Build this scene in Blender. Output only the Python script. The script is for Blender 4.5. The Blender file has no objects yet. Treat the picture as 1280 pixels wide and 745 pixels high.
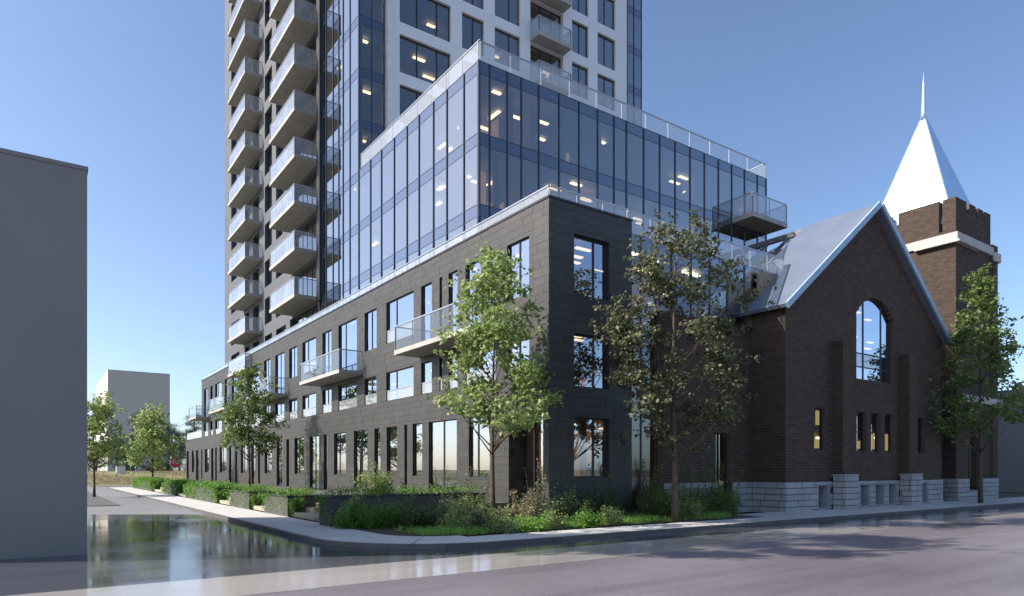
import bpy, math, random
import numpy as np
from mathutils import Vector, Matrix
random.seed(7); RNG = np.random.default_rng(7)
SC = bpy.context.scene; COL = SC.collection
EYE = 1.9
# ------------------------------------------------------------------ camera, sky, sun, exposure
cam = bpy.data.objects.new('camera', bpy.data.cameras.new('camera')); COL.objects.link(cam)
cam.data.sensor_width = 36; cam.data.lens = 846 / 1280 * 36
cam.data.shift_y = (587 - 372.5) / 1280
cam.data.clip_end = 5000
cam.location = (0, 0, EYE)
cam.rotation_euler = (math.radians(90), 0, -math.atan2(.576, .817))
SC.camera = cam
LIGHT = Vector((1, -.50, -.82)).normalized()          # the way the sunlight travels
EL = math.asin(-LIGHT.z); AZ = math.atan2(-LIGHT.x, -LIGHT.y)
w = bpy.data.worlds.new('World'); SC.world = w; w.use_nodes = True
nt = w.node_tree
sky = nt.nodes.new('ShaderNodeTexSky'); sky.sky_type = 'NISHITA'; sky.sun_disc = False
sky.sun_elevation = EL; sky.sun_rotation = AZ; sky.altitude = 200; sky.air_density = .82; sky.dust_density = 1.6; sky.ozone_density = 2.7
nt.links.new(sky.outputs[0], nt.nodes['Background'].inputs[0])
nt.nodes['Background'].inputs[1].default_value = .124
sun = bpy.data.objects.new('sun', bpy.data.lights.new('sun', 'SUN')); COL.objects.link(sun)
sun.data.energy = 3.9; sun.data.angle = math.radians(.5); sun.data.color = (1, .93, .82)
sun.rotation_euler = (-LIGHT).to_track_quat('Z', 'Y').to_euler()
SC.view_settings.view_transform = 'Standard'; SC.view_settings.look = 'None'
SC.view_settings.exposure = .88; SC.view_settings.gamma = 1
SC.cycles.transparent_max_bounces = 24; SC.cycles.max_bounces = 7; SC.cycles.diffuse_bounces = 3; SC.cycles.glossy_bounces = 4
SC.cycles.caustics_reflective = False; SC.cycles.caustics_refractive = False

# ------------------------------------------------------------------ materials
def newmat(name):
    m = bpy.data.materials.new(name); m.use_nodes = True
    n = m.node_tree; n.nodes.clear()
    out = n.nodes.new('ShaderNodeOutputMaterial')
    return m, n, out
def nd(n, t, **kw):
    x = n.nodes.new(t)
    for k_, v in kw.items():
        if k_ in x.inputs.keys(): x.inputs[k_].default_value = v
        else: setattr(x, k_, v)
    return x
def position(n, scale=None):
    g = n.nodes.new('ShaderNodeNewGeometry')
    if scale is None: return g.outputs['Position']
    v = n.nodes.new('ShaderNodeVectorMath'); v.operation = 'MULTIPLY'; v.inputs[1].default_value = scale
    n.links.new(g.outputs['Position'], v.inputs[0]); return v.outputs[0]
def math_(n, op, a, b=None, clamp=False):
    x = n.nodes.new('ShaderNodeMath'); x.operation = op; x.use_clamp = clamp
    for i, v in enumerate((a, b)):
        if v is None: continue
        if isinstance(v, (int, float)): x.inputs[i].default_value = v
        else: n.links.new(v, x.inputs[i])
    return x.outputs[0]
def mixc(n, fac, a, b):
    x = n.nodes.new('ShaderNodeMix'); x.data_type = 'RGBA'
    for s, v in ((x.inputs['Factor'], fac), (x.inputs[6], a), (x.inputs[7], b)):
        if isinstance(v, (int, float)): s.default_value = v
        elif isinstance(v, tuple): s.default_value = (*v, 1) if len(v) == 3 else v
        else: n.links.new(v, s)
    return x.outputs[2]
def mixs(n, fac, a, b):
    x = n.nodes.new('ShaderNodeMixShader')
    if isinstance(fac, (int, float)): x.inputs[0].default_value = fac
    else: n.links.new(fac, x.inputs[0])
    n.links.new(a, x.inputs[1]); n.links.new(b, x.inputs[2]); return x.outputs[0]
def noise(n, scale, detail=4, vec=None, rough=.55):
    x = nd(n, 'ShaderNodeTexNoise', Scale=scale, Detail=detail, Roughness=rough)
    n.links.new(vec if vec is not None else position(n), x.inputs['Vector']); return x.outputs['Fac']
def ramp(n, fac, lo, hi):
    x = n.nodes.new('ShaderNodeMapRange'); x.inputs[1].default_value = lo; x.inputs[2].default_value = hi
    n.links.new(fac, x.inputs[0]); return x.outputs[0]
def rand_piece(n):
    g = n.nodes.new('ShaderNodeNewGeometry'); o = n.nodes.new('ShaderNodeObjectInfo')
    return math_(n, 'FRACT', math_(n, 'ADD', g.outputs['Random Per Island'], math_(n, 'MULTIPLY', o.outputs['Random'], 7.31)))
def solid(name, c1, c2=None, rough=.6, scale=3., spec=.5, metal=0., bump=0., bscale=40., pieces=0., fine=0.):
    """noise-mottled surface; pieces>0: each piece gets its own shade"""
    m, n, out = newmat(name)
    b = nd(n, 'ShaderNodeBsdfPrincipled', Roughness=rough, Metallic=metal)
    b.inputs['Specular IOR Level'].default_value = spec
    c2 = c2 or tuple(x * .8 for x in c1)
    f = ramp(n, noise(n, scale), .3, .7)
    if pieces:
        f = math_(n, 'ADD', math_(n, 'MULTIPLY', f, 1 - pieces), math_(n, 'MULTIPLY', rand_piece(n), pieces))
    if fine:
        f = math_(n, 'ADD', math_(n, 'MULTIPLY', f, 1 - fine), math_(n, 'MULTIPLY', ramp(n, noise(n, bscale, 6), .3, .7), fine))
    n.links.new(mixc(n, f, c1, c2), b.inputs['Base Color'])
    if bump:
        bp = nd(n, 'ShaderNodeBump', Strength=bump, Distance=.02)
        n.links.new(noise(n, bscale, 5), bp.inputs['Height']); n.links.new(bp.outputs[0], b.inputs['Normal'])
    n.links.new(b.outputs[0], out.inputs[0]); return m
def glassy(name, r0, tint, body=None, rough=.0, gtint=(1, 1, 1), milk=0., milkc=(.8, .82, .85), warp=0., pw=3.5):
    """coated glass: mirror over a clear (or, with body, opaque) pane"""
    m, n, out = newmat(name)
    g = n.nodes.new('ShaderNodeNewGeometry')
    dot = n.nodes.new('ShaderNodeVectorMath'); dot.operation = 'DOT_PRODUCT'
    n.links.new(g.outputs['Normal'], dot.inputs[0]); n.links.new(g.outputs['Incoming'], dot.inputs[1])
    c = math_(n, 'ABSOLUTE', dot.outputs['Value'])
    fr = math_(n, 'ADD', math_(n, 'MULTIPLY', math_(n, 'POWER', math_(n, 'SUBTRACT', 1., c), pw), 1 - r0), r0)
    fr = math_(n, 'MULTIPLY', fr, math_(n, 'SUBTRACT', 1., g.outputs['Backfacing']))
    gl = nd(n, 'ShaderNodeBsdfAnisotropic', Roughness=rough) if False else nd(n, 'ShaderNodeBsdfGlossy', Roughness=rough)
    gl.inputs['Color'].default_value = (*gtint, 1)
    if warp:
        bp = nd(n, 'ShaderNodeBump', Strength=warp, Distance=.05)
        n.links.new(noise(n, .9, 2), bp.inputs['Height']); n.links.new(bp.outputs[0], gl.inputs['Normal'])
    if body is None:
        tr = n.nodes.new('ShaderNodeBsdfTransparent'); tr.inputs[0].default_value = (*tint, 1); base = tr.outputs[0]
    else:
        d = n.nodes.new('ShaderNodeBsdfDiffuse'); d.inputs[0].default_value = (*body, 1); base = d.outputs[0]
    if milk:
        d = n.nodes.new('ShaderNodeBsdfDiffuse'); d.inputs[0].default_value = (*milkc, 1); base = mixs(n, milk, base, d.outputs[0])
    n.links.new(mixs(n, fr, base, gl.outputs[0]), out.inputs[0]); return m
def glowmat(name, c, s):
    m, n, out = newmat(name); e = nd(n, 'ShaderNodeEmission', Strength=s); e.inputs[0].default_value = (*c, 1)
    n.links.new(e.outputs[0], out.inputs[0]); return m
def leafmat(name, c1, c2, trans=.35):
    m, n, out = newmat(name)
    g = n.nodes.new('ShaderNodeNewGeometry')
    col = mixc(n, g.outputs['Random Per Island'], c1, c2)
    d = n.nodes.new('ShaderNodeBsdfDiffuse'); t = n.nodes.new('ShaderNodeBsdfTranslucent'); s = nd(n, 'ShaderNodeBsdfGlossy', Roughness=.45)
    n.links.new(col, d.inputs[0]); n.links.new(col, t.inputs[0])
    n.links.new(mixs(n, .025, mixs(n, trans, d.outputs[0], t.outputs[0]), s.outputs[0]), out.inputs[0]); return m
def roadmat(name, c1, c2, rlo, rhi, spec=.5):
    m, n, out = newmat(name)
    b = nd(n, 'ShaderNodeBsdfPrincipled'); b.inputs['Specular IOR Level'].default_value = spec
    big = ramp(n, noise(n, .16, 5, position(n, (.6, 1.5, 1))), .35, .68)
    fine = ramp(n, noise(n, 14., 6), .3, .7)
    tracks = ramp(n, noise(n, 1., 3, position(n, (.05, 1.1, 1))), .35, .65)
    f = math_(n, 'ADD', math_(n, 'MULTIPLY', big, .5), math_(n, 'ADD', math_(n, 'MULTIPLY', fine, .28), math_(n, 'MULTIPLY', tracks, .22)))
    n.links.new(mixc(n, f, c1, c2), b.inputs['Base Color'])
    rr = n.nodes.new('ShaderNodeMapRange'); rr.inputs[1].default_value = .35; rr.inputs[2].default_value = .7; rr.inputs[3].default_value = rlo; rr.inputs[4].default_value = rhi
    n.links.new(noise(n, .35, 4, position(n, (.5, 1.2, 1))), rr.inputs[0]); n.links.new(rr.outputs[0], b.inputs['Roughness'])
    bp = nd(n, 'ShaderNodeBump', Strength=.015, Distance=.003)
    n.links.new(noise(n, 60., 4), bp.inputs['Height']); n.links.new(bp.outputs[0], b.inputs['Normal'])
    n.links.new(b.outputs[0], out.inputs[0]); return m

M = dict(
    asphalt=roadmat('worn asphalt', (.085, .075, .09), (.29, .262, .285), .3, .5, .05),
    asphalt_dry=roadmat('wet asphalt', (.05, .053, .068), (.11, .11, .13), .03, .17, .22),
    tarmac=roadmat('dry tarmac', (.17, .165, .16), (.27, .255, .25), .45, .6),
    band=roadmat('pale concrete lane', (.28, .26, .25), (.48, .44, .42), .08, .2, .35),
    walk=solid('pavement concrete', (.62, .60, .57), (.46, .45, .43), .8, .8, .3, bump=.15, pieces=.35, fine=.25),
    kerb=solid('kerb concrete', (.15, .14, .135), (.10, .095, .092), .75, 2., .3, pieces=.4),
    ground=solid('open ground', (.16, .14, .10), (.10, .10, .07), .95, .06, .2),
    soil=solid('planting soil', (.055, .042, .03), (.10, .085, .06), .95, 6, .2, bump=.5),
    dry=solid('dry grass bank', (.30, .25, .15), (.16, .17, .08), .95, .35, .2, bump=.5, bscale=8),
    tile=solid('charcoal stone cladding', (.060, .0555, .051), (.036, .0345, .0335), .55, 1.1, .45, bump=.25, bscale=22, pieces=.6, fine=.2),
    joint=solid('cladding joint', (.042, .039, .036), (.034, .032, .031), .9),
    cap=solid('dark metal coping', (.03, .032, .035), None, .45, metal=.3),
    frame=solid('dark window frame', (.018, .019, .023), None, .4),
    mullion=solid('blue grey mullion', (.075, .088, .115), None, .35, metal=.4),
    slab=solid('balcony concrete', (.46, .44, .41), (.36, .345, .32), .8, 1.6, .3, bump=.1),
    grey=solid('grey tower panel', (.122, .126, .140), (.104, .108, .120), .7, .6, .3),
    white=solid('white tower panel', (.82, .83, .84), (.77, .78, .80), .65, .5, .4),
    fin=solid('white fin', (.85, .85, .84), None, .5),
    rail=solid('metal handrail', (.50, .51, .52), None, .3, metal=.7),
    post=solid('rail post', (.22, .23, .25), None, .35, metal=.7),
    vision=glassy('curtain wall glass', .035, (.56, .55, .56), gtint=(.97, .96, .95), warp=.004, pw=1.15),
    window=glassy('window glass', .22, (.5, .5, .53), gtint=(.80, .87, 1.0), warp=.004, pw=1.1),
    spandrel=glassy('spandrel glass', .08, (1, 1, 1), body=(.016, .024, .055), gtint=(.74, .75, .80), warp=.004, pw=1.4),
    guard=glassy('balustrade glass', .07, (.86, .89, .92), milk=.2, milkc=(.82, .82, .82)),
    clearguard=glassy('clear balustrade glass', .03, (.90, .92, .93), milk=.03, pw=4.5),
    linkglass=glassy('link glass', .13, (.68, .72, .74), gtint=(.85, .92, 1.), warp=.006),
    inwall=solid('interior wall', (.36, .29, .22), (.24, .19, .155), .8, .5),
    infloor=solid('interior slab', (.30, .29, .28), None, .8, .5),
    curtain=solid('curtain cloth', (.20, .085, .045), (.12, .09, .11), .9, .4, pieces=.9),
    glow=glowmat('warm ceiling light', (1, .76, .42), 3.6),
    ambient=glowmat('dim amber lit wall glow', (.78, .44, .20), .42),  # emission standing in for lamplight on room walls, not a fitting
    blind=solid('pale roller blind', (.62, .60, .60), None, .9),
    glowsoft=glowmat('soft amber lit wall glow', (1, .68, .26), .5),  # lit wall area of the church hall, put in as emission
    brick=solid('brown brick', (.100, .066, .049), (.052, .036, .030), .8, 2.5, .3, bump=.3, bscale=35, pieces=.75),
    mortar=solid('brick mortar', (.135, .108, .09), (.10, .08, .068), .9, 3.),
    block=solid('pale foundation stone', (.44, .44, .44), (.29, .30, .31), .85, 1.8, .3, bump=.6, bscale=14, pieces=.6, fine=.25),
    blockjoint=solid('stone mortar', (.07, .07, .075), None, .9),
    bandstone=solid('limestone band', (.55, .52, .48), (.43, .41, .38), .8, 1.2, .3, bump=.15),
    roof=solid('blue grey metal roof', (.20, .235, .31), (.17, .20, .27), .42, .8, .5, metal=.15, bump=.12, bscale=50),
    fascia=solid('painted fascia', (.36, .52, .68), None, .5),
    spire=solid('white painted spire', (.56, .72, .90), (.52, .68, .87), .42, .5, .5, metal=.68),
    blank=solid('slate render', (.255, .24, .228), (.23, .218, .208), .8, .5, .3, bump=.08),
    tan=solid('warm grey render', (.62, .57, .51), (.58, .53, .48), .85, .05, .2),
    greyblue=solid('blue grey render', (.17, .18, .20), (.15, .16, .18), .85, .3, .2),
    steel=solid('grey steel', (.16, .16, .17), (.11, .11, .12), .45, 3., metal=.4),
    bark=solid('bark', (.16, .12, .085), (.07, .052, .04), .9, 9., .2, bump=.6, bscale=30),
    planter=solid('planter stone', (.115, .105, .094), (.07, .066, .062), .8, 2.2, .3, bump=.4, bscale=14, pieces=.4),
    step=solid('sandstone step', (.46, .41, .32), (.34, .30, .24), .8, 3., .3, bump=.2),
    red=solid('sign red', (.55, .06, .06), (.46, .05, .05), .5), signwhite=solid('sign white', (.8, .8, .8), None, .5),
    galv=solid('galvanised steel', (.42, .43, .44), None, .5, metal=.5),
    leaf_light=leafmat('light green leaves', (.18, .28, .07), (.46, .52, .22), .5),
    leaf_mid=leafmat('mid green leaves', (.10, .165, .04), (.24, .30, .10), .45),
    leaf_olive=leafmat('olive leaves', (.07, .08, .036), (.20, .205, .11), .4),
    leaf_pine=leafmat('pine needles', (.04, .075, .05), (.085, .13, .095), .15),
    leaf_hedge=leafmat('hedge leaves', (.08, .21, .03), (.24, .42, .08), .45),
    leaf_dark=leafmat('dark shrub leaves', (.04, .075, .028), (.10, .145, .05)),
    leaf_grey=leafmat('grey green leaves', (.10, .135, .065), (.24, .27, .14), .4),
    straw=leafmat('straw coloured stalks', (.28, .22, .12), (.40, .33, .2)),
    grass=leafmat('bright grass', (.16, .36, .04), (.40, .58, .16), .5),
)

# ------------------------------------------------------------------ builders
WL = {None: Vector((0, 0, 0))}
def tag(o, label=None, cat=None, group=None, kind=None):
    if label: o['label'] = label
    if cat: o['category'] = cat
    if group: o['group'] = group
    if kind: o['kind'] = kind
    return o
def link(o, wloc, parent):
    wloc = Vector(wloc); WL[o] = wloc
    o.location = wloc - WL[parent]
    if parent is not None: o.parent = parent
    COL.objects.link(o); return o
def thing(name, label, cat, loc, group=None):
    o = bpy.data.objects.new(name, None); o.empty_display_size = .3
    link(o, loc, None); return tag(o, label, cat, group)
class MB:
    def __init__(s): s.v = []; s.f = []
    def add(s, vs, fs):
        k_ = len(s.v); s.v += [tuple(v) for v in vs]; s.f += [tuple(i + k_ for i in f) for f in fs]; return s
    def box(s, x0, x1, y0, y1, z0, z1):
        return s.add([(x0, y0, z0), (x1, y0, z0), (x1, y1, z0), (x0, y1, z0), (x0, y0, z1), (x1, y0, z1), (x1, y1, z1), (x0, y1, z1)],
                     [(3, 2, 1, 0), (4, 5, 6, 7), (0, 1, 5, 4), (1, 2, 6, 5), (2, 3, 7, 6), (3, 0, 4, 7)])
    def fbox(s, F, u0, u1, v0, v1, d0, d1):
        a = F.p(u0, v0, d0); b = F.p(u1, v1, d1)
        return s.box(min(a[0], b[0]), max(a[0], b[0]), min(a[1], b[1]), max(a[1], b[1]), min(a[2], b[2]), max(a[2], b[2]))
    def prism(s, poly, z0, z1):
        n_ = len(poly); vs = [(x, y, z0) for x, y in poly] + [(x, y, z1) for x, y in poly]
        fs = [tuple(range(n_))[::-1], tuple(range(n_, 2 * n_))] + [(i, (i + 1) % n_, n_ + (i + 1) % n_, n_ + i) for i in range(n_)]
        return s.add(vs, fs)
    def fprism(s, F, poly, d0, d1):
        """polygon in (u, v) pushed from d0 to d1"""
        n_ = len(poly); vs = [F.p(u, v, d0) for u, v in poly] + [F.p(u, v, d1) for u, v in poly]
        fs = [tuple(range(n_))[::-1], tuple(range(n_, 2 * n_))] + [(i, (i + 1) % n_, n_ + (i + 1) % n_, n_ + i) for i in range(n_)]
        return s.add(vs, fs)
    def bar(s, a, b, wd, h=None):
        a = Vector(a); b = Vector(b); t = (b - a).normalized(); h = h or wd
        sd = t.cross(Vector((0, 0, 1)))
        sd = Vector((1, 0, 0)) if sd.length < 1e-4 else sd.normalized()
        up = sd.cross(t); vs = []
        for p in (a, b):
            for i, j in ((-1, -1), (1, -1), (1, 1), (-1, 1)): vs.append(p + sd * i * wd / 2 + up * j * h / 2)
        return s.add(vs, [(3, 2, 1, 0), (4, 5, 6, 7), (0, 1, 5, 4), (1, 2, 6, 5), (2, 3, 7, 6), (3, 0, 4, 7)])
    def tube(s, pts, rad, n_=7):
        pts = [Vector(p) for p in pts]; vs = []; fs = []
        for i, p in enumerate(pts):
            t = (pts[min(i + 1, len(pts) - 1)] - pts[max(i - 1, 0)]).normalized()
            a = t.cross(Vector((.31, .95, .05))).normalized(); b = t.cross(a)
            for j in range(n_):
                an = 2 * math.pi * j / n_; vs.append(p + (a * math.cos(an) + b * math.sin(an)) * rad[i])
        for i in range(len(pts) - 1):
            for j in range(n_): fs.append((i * n_ + j, i * n_ + (j + 1) % n_, (i + 1) * n_ + (j + 1) % n_, (i + 1) * n_ + j))
        fs.append(tuple(range(n_))[::-1]); fs.append(tuple(range((len(pts) - 1) * n_, len(pts) * n_)))
        return s.add(vs, fs)
    def build(s, name, mat, parent=None, smooth=False, recalc=False, **tags):
        V = np.array(s.v, dtype=np.float64)
        lo, hi = V.min(0), V.max(0); o_ = np.array([(lo[0] + hi[0]) / 2, (lo[1] + hi[1]) / 2, lo[2]])
        me = bpy.data.meshes.new(name); me.from_pydata((V - o_).tolist(), [], s.f); me.materials.append(M[mat] if isinstance(mat, str) else mat)
        if recalc:
            import bmesh
            bm = bmesh.new(); bm.from_mesh(me); bmesh.ops.recalc_face_normals(bm, faces=bm.faces); bm.to_mesh(me); bm.free()
        if smooth:
            for p in me.polygons: p.use_smooth = True
        o = bpy.data.objects.new(name, me); link(o, o_, parent)
        return tag(o, **tags) if tags else o
class Frame:
    """a facade: u along it, v up, d outwards"""
    def __init__(s, o, u, n_): s.o = Vector(o); s.u = Vector(u); s.n = Vector(n_)
    def p(s, u, v, d): q = s.o + s.u * u + s.n * d; return (q.x, q.y, v)
def LF(x): return Frame((x, 0, 0), (0, 1, 0), (-1, 0, 0))       # faces the side street
def RF(y): return Frame((0, y, 0), (1, 0, 0), (0, -1, 0))       # faces the main road
UNIT = {}
def unit(mat):
    if mat not in UNIT:
        me = bpy.data.meshes.new('unit_' + mat); b = MB().box(-.5, .5, -.5, .5, -.5, .5); me.from_pydata(b.v, [], b.f); me.materials.append(M[mat]); UNIT[mat] = me
    return UNIT[mat]
def fpiece(name, mat, F, r, d0, d1, parent):
    a = F.p(r[0], r[2], d0); b = F.p(r[1], r[3], d1)
    o = bpy.data.objects.new(name, unit(mat)); o.scale = [abs(b[i] - a[i]) for i in range(3)]
    return link(o, [(a[i] + b[i]) / 2 for i in range(3)], parent)
def subtract(u0, u1, v0, v1, holes):
    """rectangles left of (u0..u1, v0..v1) when the holes are cut out"""
    vs = sorted({v0, v1} | {h[k_] for h in holes for k_ in (2, 3) if v0 < h[k_] < v1}); out = []
    for a, b in zip(vs, vs[1:]):
        if b - a < .012: continue
        m = (a + b) / 2; u = u0
        for h in sorted(h for h in holes if h[2] < m < h[3] and h[1] > u0 and h[0] < u1):
            if h[0] > u: out.append((u, h[0], a, b))
            u = max(u, h[1])
        if u < u1: out.append((u, u1, a, b))
    return out
def courses(u0, u1, v0, v1, ch, lens, holes, rnd, stagger=None):
    """tiles or bricks laid in courses round the holes"""
    out = []; v = v0; row = 0
    while v < v1 - .02:
        vt = min(v + ch, v1); js = []
        u = u0 - rnd.random() * lens[1] if stagger is None else u0 - (row % 2) * stagger
        while u < u1:
            l_ = rnd.uniform(*lens); js.append((u, u + l_)); u += l_
        near = [h for h in holes if h[2] < vt and h[3] > v]
        for (p, q) in js:
            p, q = max(p, u0), min(q, u1)
            if q - p < .03: continue
            hs = [h for h in near if h[0] < q and h[1] > p]
            out += [t for t in (subtract(p, q, v, vt, hs) if hs else [(p, q, v, vt)]) if t[1] - t[0] > .03]
        v = vt; row += 1
    return out
def lay(parent, F_rects, name, stuffname, mat, gap, d0, jit, limit=300, keep=None):
    """the pieces that show largest become parts, the rest one joined part"""
    L_ = []
    for F, rects in F_rects:
        for r in rects:
            if keep and not keep(F, r): continue
            c = Vector(F.p((r[0] + r[1]) / 2, (r[2] + r[3]) / 2, 0)); vd = (Vector((0, 0, EYE)) - c)
            dist = vd.length; facing = max(.05, vd.dot(F.n) / dist)
            L_.append((-(r[1] - r[0]) * (r[3] - r[2]) * facing / dist ** 2, F, r))
    L_.sort(key=lambda t: t[0]); mb = MB(); g = gap / 2
    for i, (_, F, r) in enumerate(L_):
        rr = (r[0] + g, r[1] - g, r[2] + g, r[3] - g)
        if rr[1] - rr[0] < .01 or rr[3] - rr[2] < .008: continue
        d1 = random.uniform(-jit, jit)
        if i < limit: fpiece(name, mat, F, rr, d0, d1, parent)
        else: mb.fbox(F, *rr, d0, d1)
    if mb.v: mb.build(stuffname, mat, parent, kind='stuff')
def dup(o, parent, delta):
    c = o.copy(); link(c, WL[o] + Vector(delta), parent)
    for ch in list(o.children): dup(ch, c, delta)
    return c
def pane(name, mat, F, u0, u1, v0, v1, d, parent, th=.02):
    return fpiece(name, mat, F, (u0, u1, v0, v1), d - th, d, parent)
def window(F, u0, u1, v0, v1, parent, d=-.2, divs=(), sash=.05, mat='window', juliet=0, name='window', rail=None):
    b = MB(); t = sash
    b.fbox(F, u0, u0 + t, v0, v1, d - .05, d + .03); b.fbox(F, u1 - t, u1, v0, v1, d - .05, d + .03)
    b.fbox(F, u0 + t, u1 - t, v0, v0 + t, d - .05, d + .028); b.fbox(F, u0 + t, u1 - t, v1 - t, v1, d - .05, d + .028)
    us = [u0 + t] + [u0 + (u1 - u0) * x for x in divs] + [u1 - t]
    for x in us[1:-1]: b.fbox(F, x - .04, x + .04, v0 + t, v1 - t, d - .05, d + .026)
    if rail: b.fbox(F, u0 + t, u1 - t, rail - .03, rail + .03, d - .05, d + .02)
    o = b.build(name, 'frame', parent)
    for i, (a, c) in enumerate(zip(us, us[1:])):
        pane('pane', mat, F, a + (.04 if i else 0), c - (.04 if i < len(us) - 2 else 0), v0 + t, v1 - t, d, o)
    if juliet:
        q = fpiece('glass_guard', 'guard', F, (u0 + .02, u1 - .02, v0 + .03, v0 + juliet), -.06, -.04, o)
        fpiece('guard_rail', 'rail', F, (u0, u1, v0 + juliet, v0 + juliet + .04), -.07, -.03, o)
    return o
def balcony(F, u0, u1, zt, pr, parent, th=.2, gh=1.02, seg=1.6, sides=(1, 1), gm='guard'):
    o = MB().fbox(F, u0, u1, zt - th, zt, 0, pr).build('balcony', 'slab', parent)
    n_ = max(1, round((u1 - u0) / seg)); st = (u1 - u0) / n_; top = zt + gh
    for i in range(n_):
        fpiece('glass_panel', gm, F, (u0 + i * st + .01, u0 + (i + 1) * st - .01, zt + .03, top), pr - .06, pr - .045, o)
        if i: fpiece('rail_post', 'post', F, (u0 + i * st - .02, u0 + i * st + .02, zt, top), pr - .1, pr - .065, o)
    for s, u in ((0, u0 + .05), (1, u1 - .05)):
        if sides[s]:
            fpiece('glass_panel', gm, F, (u - .007, u + .007, zt + .03, top), .04, pr - .07, o)
            fpiece('rail_post', 'post', F, (u - .025, u + .025, zt, top), pr - .07, pr - .02, o)
            fpiece('handrail', 'rail', F, (u - .03, u + .03, top, top + .05), .02, pr - .085, o)
    fpiece('handrail', 'rail', F, (u0 + .02, u1 - .02, top + .002, top + .052), pr - .085, pr - .02, o)
    return o
def guardrail(F, us, zb, zt, d, parent, name='guardrail'):
    o = MB().fbox(F, us[0], us[-1], zt, zt + .045, d - .045, d + .025).build(name, 'rail', parent)
    for a, b in zip(us, us[1:]): fpiece('glass_panel', 'guard', F, (a + .015, b - .015, zb, zt), d - .02, d, o)
    for a in us: fpiece('rail_post', 'rail', F, (a - .012, a + .012, zb, zt), d - .05, d - .022, o)
    return o
def lrange(a, b, st):
    n_ = max(1, round((b - a) / st)); return [a + (b - a) * i / n_ for i in range(n_ + 1)]
def curtain_wall(F, us, bands, parent, sp=.5, vis='vision', last=None):
    """bands: spandrel tops from the lowest to the roof; panes between them"""
    for a, b in zip(us, us[1:]):
        for i, z in enumerate(bands):
            if z - sp >= bands[0] - sp - 1e-6 and not (i == 0 and last == 'nobase'):
                pane('spandrel_panel', 'spandrel', F, a, b, z - sp, z, 0, parent)
            if i + 1 < len(bands): pane('glass_pane', vis, F, a, b, z, bands[i + 1] - sp, 0, parent)
    lo = bands[0] - (0 if last == 'nobase' else sp)
    for u in us: fpiece('mullion', 'mullion', F, (u - .027, u + .027, lo, bands[-1]), -.08, .045, parent)
    for i, z in enumerate(bands):
        for v in ((z, z - sp) if not (i == 0 and last == 'nobase') else (z,)):
            fpiece('transom', 'mullion', F, (us[0], us[-1], v - .013, v + .013), -.06, .012, parent)
def strip_lights(parent, F, u0, u1, zs, n_, dmin=.9, dmax=3.6, lu=(.5, .9), rnd=random):
    for z in zs:
        for _ in range(n_):
            u = rnd.uniform(u0 + .3, u1 - 1.2); d = -rnd.uniform(dmin, dmax)
            zz = z - rnd.choice((.04, .04, .35, .6))
            fpiece('ceiling_light', 'glow', F, (u, u + rnd.uniform(*lu), zz - .05, zz), d - .09, d + .09, parent)

# ------------------------------------------------------------------ ground, roads, pavements
def sheet(name, polys, z, mat, label=None):
    b = MB()
    for p in polys: b.add([(x, y, z) for x, y in p], [tuple(range(len(p)))])
    return b.build(name, mat, None, kind='structure')
def rect(x0, x1, y0, y1): return [(x0, y0), (x1, y0), (x1, y1), (x0, y1)]
sheet('ground', [rect(-2500, 2500, -2500, 2500)], -.05, 'ground')
CX, CY, RK, RB = 9.5, 17.6, 3.6, 1.6                # kerb corner: centre, kerb radius, back-of-walk radius
def arc(r, n_=12, a0=math.pi, a1=1.5 * math.pi): return [(CX + r * math.cos(a0 + (a1 - a0) * i / n_), CY + r * math.sin(a0 + (a1 - a0) * i / n_)) for i in range(n_ + 1)]
fil = [(5.9, 14.0)] + arc(RK)[::-1]
sheet('road', [rect(-90, 140, -70, 12.7)], 0, 'asphalt')
sheet('wet_gutter', [rect(-90, 140, 12.7, 14.0)], 0, 'asphalt_dry')
sheet('side_street', [[(-14, 14), (5.9, 14), (5.9, 31.0), (-14, 45)], fil], 0, 'asphalt_dry')
sheet('dry_side_street', [[(-14, 45), (5.9, 31.0), (5.9, 78), (-14, 78)]], 0, 'tarmac')
sheet('cross_street', [rect(-90, 90, 78, 88)], 0, 'tarmac')
sheet('concrete_lane', [rect(-40, 75, 10.65, 12.7)], .004, 'band')
# pavement: bed plate, then slabs proud of it, then kerb stones
walk = MB()
walk.box(6.05, 7.9, 17.6, 80, -.04, .08); walk.box(9.5, 90, 14.15, 15.55, -.04, .08); walk.box(21.6, 90, 15.55, 17.1, -.04, .078)
walk.prism(arc(RK - .15) + arc(RB)[::-1], -.04, .08)
sw = walk.build('sidewalk', 'kerb', None, kind='structure')
def slab(poly, parent, name='paving_slab', z0=.07, z1=.1, mat='walk'):
    return MB().prism(poly, z0, z1).build(name, mat, parent)
def inset(x0, x1, y0, y1, g=.012): return rect(x0 + g, x1 - g, y0 + g, y1 - g)
y = 17.6
while y < 78: slab(inset(6.05, 7.9, y, min(y + 1.5, 80)), sw); y += 1.5
x = 9.5
while x < 62:
    slab(inset(x, x + 1.5, 14.15, 15.55), sw)
    if x > 21.5: slab(inset(x, x + 1.5, 15.55, 17.1), sw)
    x += 1.5
for i in range(5):
    a0 = math.pi + math.pi / 2 * i / 5 + .006; a1 = math.pi + math.pi / 2 * (i + 1) / 5 - .006
    slab(arc(RK - .16, 4, a0, a1) + arc(RB, 4, a0, a1)[::-1], sw)
kb = MB().box(5.92, 6.02, 17.6, 78, -.04, .05).build('kerb', 'kerb', None, kind='structure')
y = 17.6
while y < 78: slab(inset(5.9, 6.05, y, min(y + 2, 80), .006), kb, 'kerb_stone', -.04, .105, 'kerb'); y += 2
x = 9.5
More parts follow.
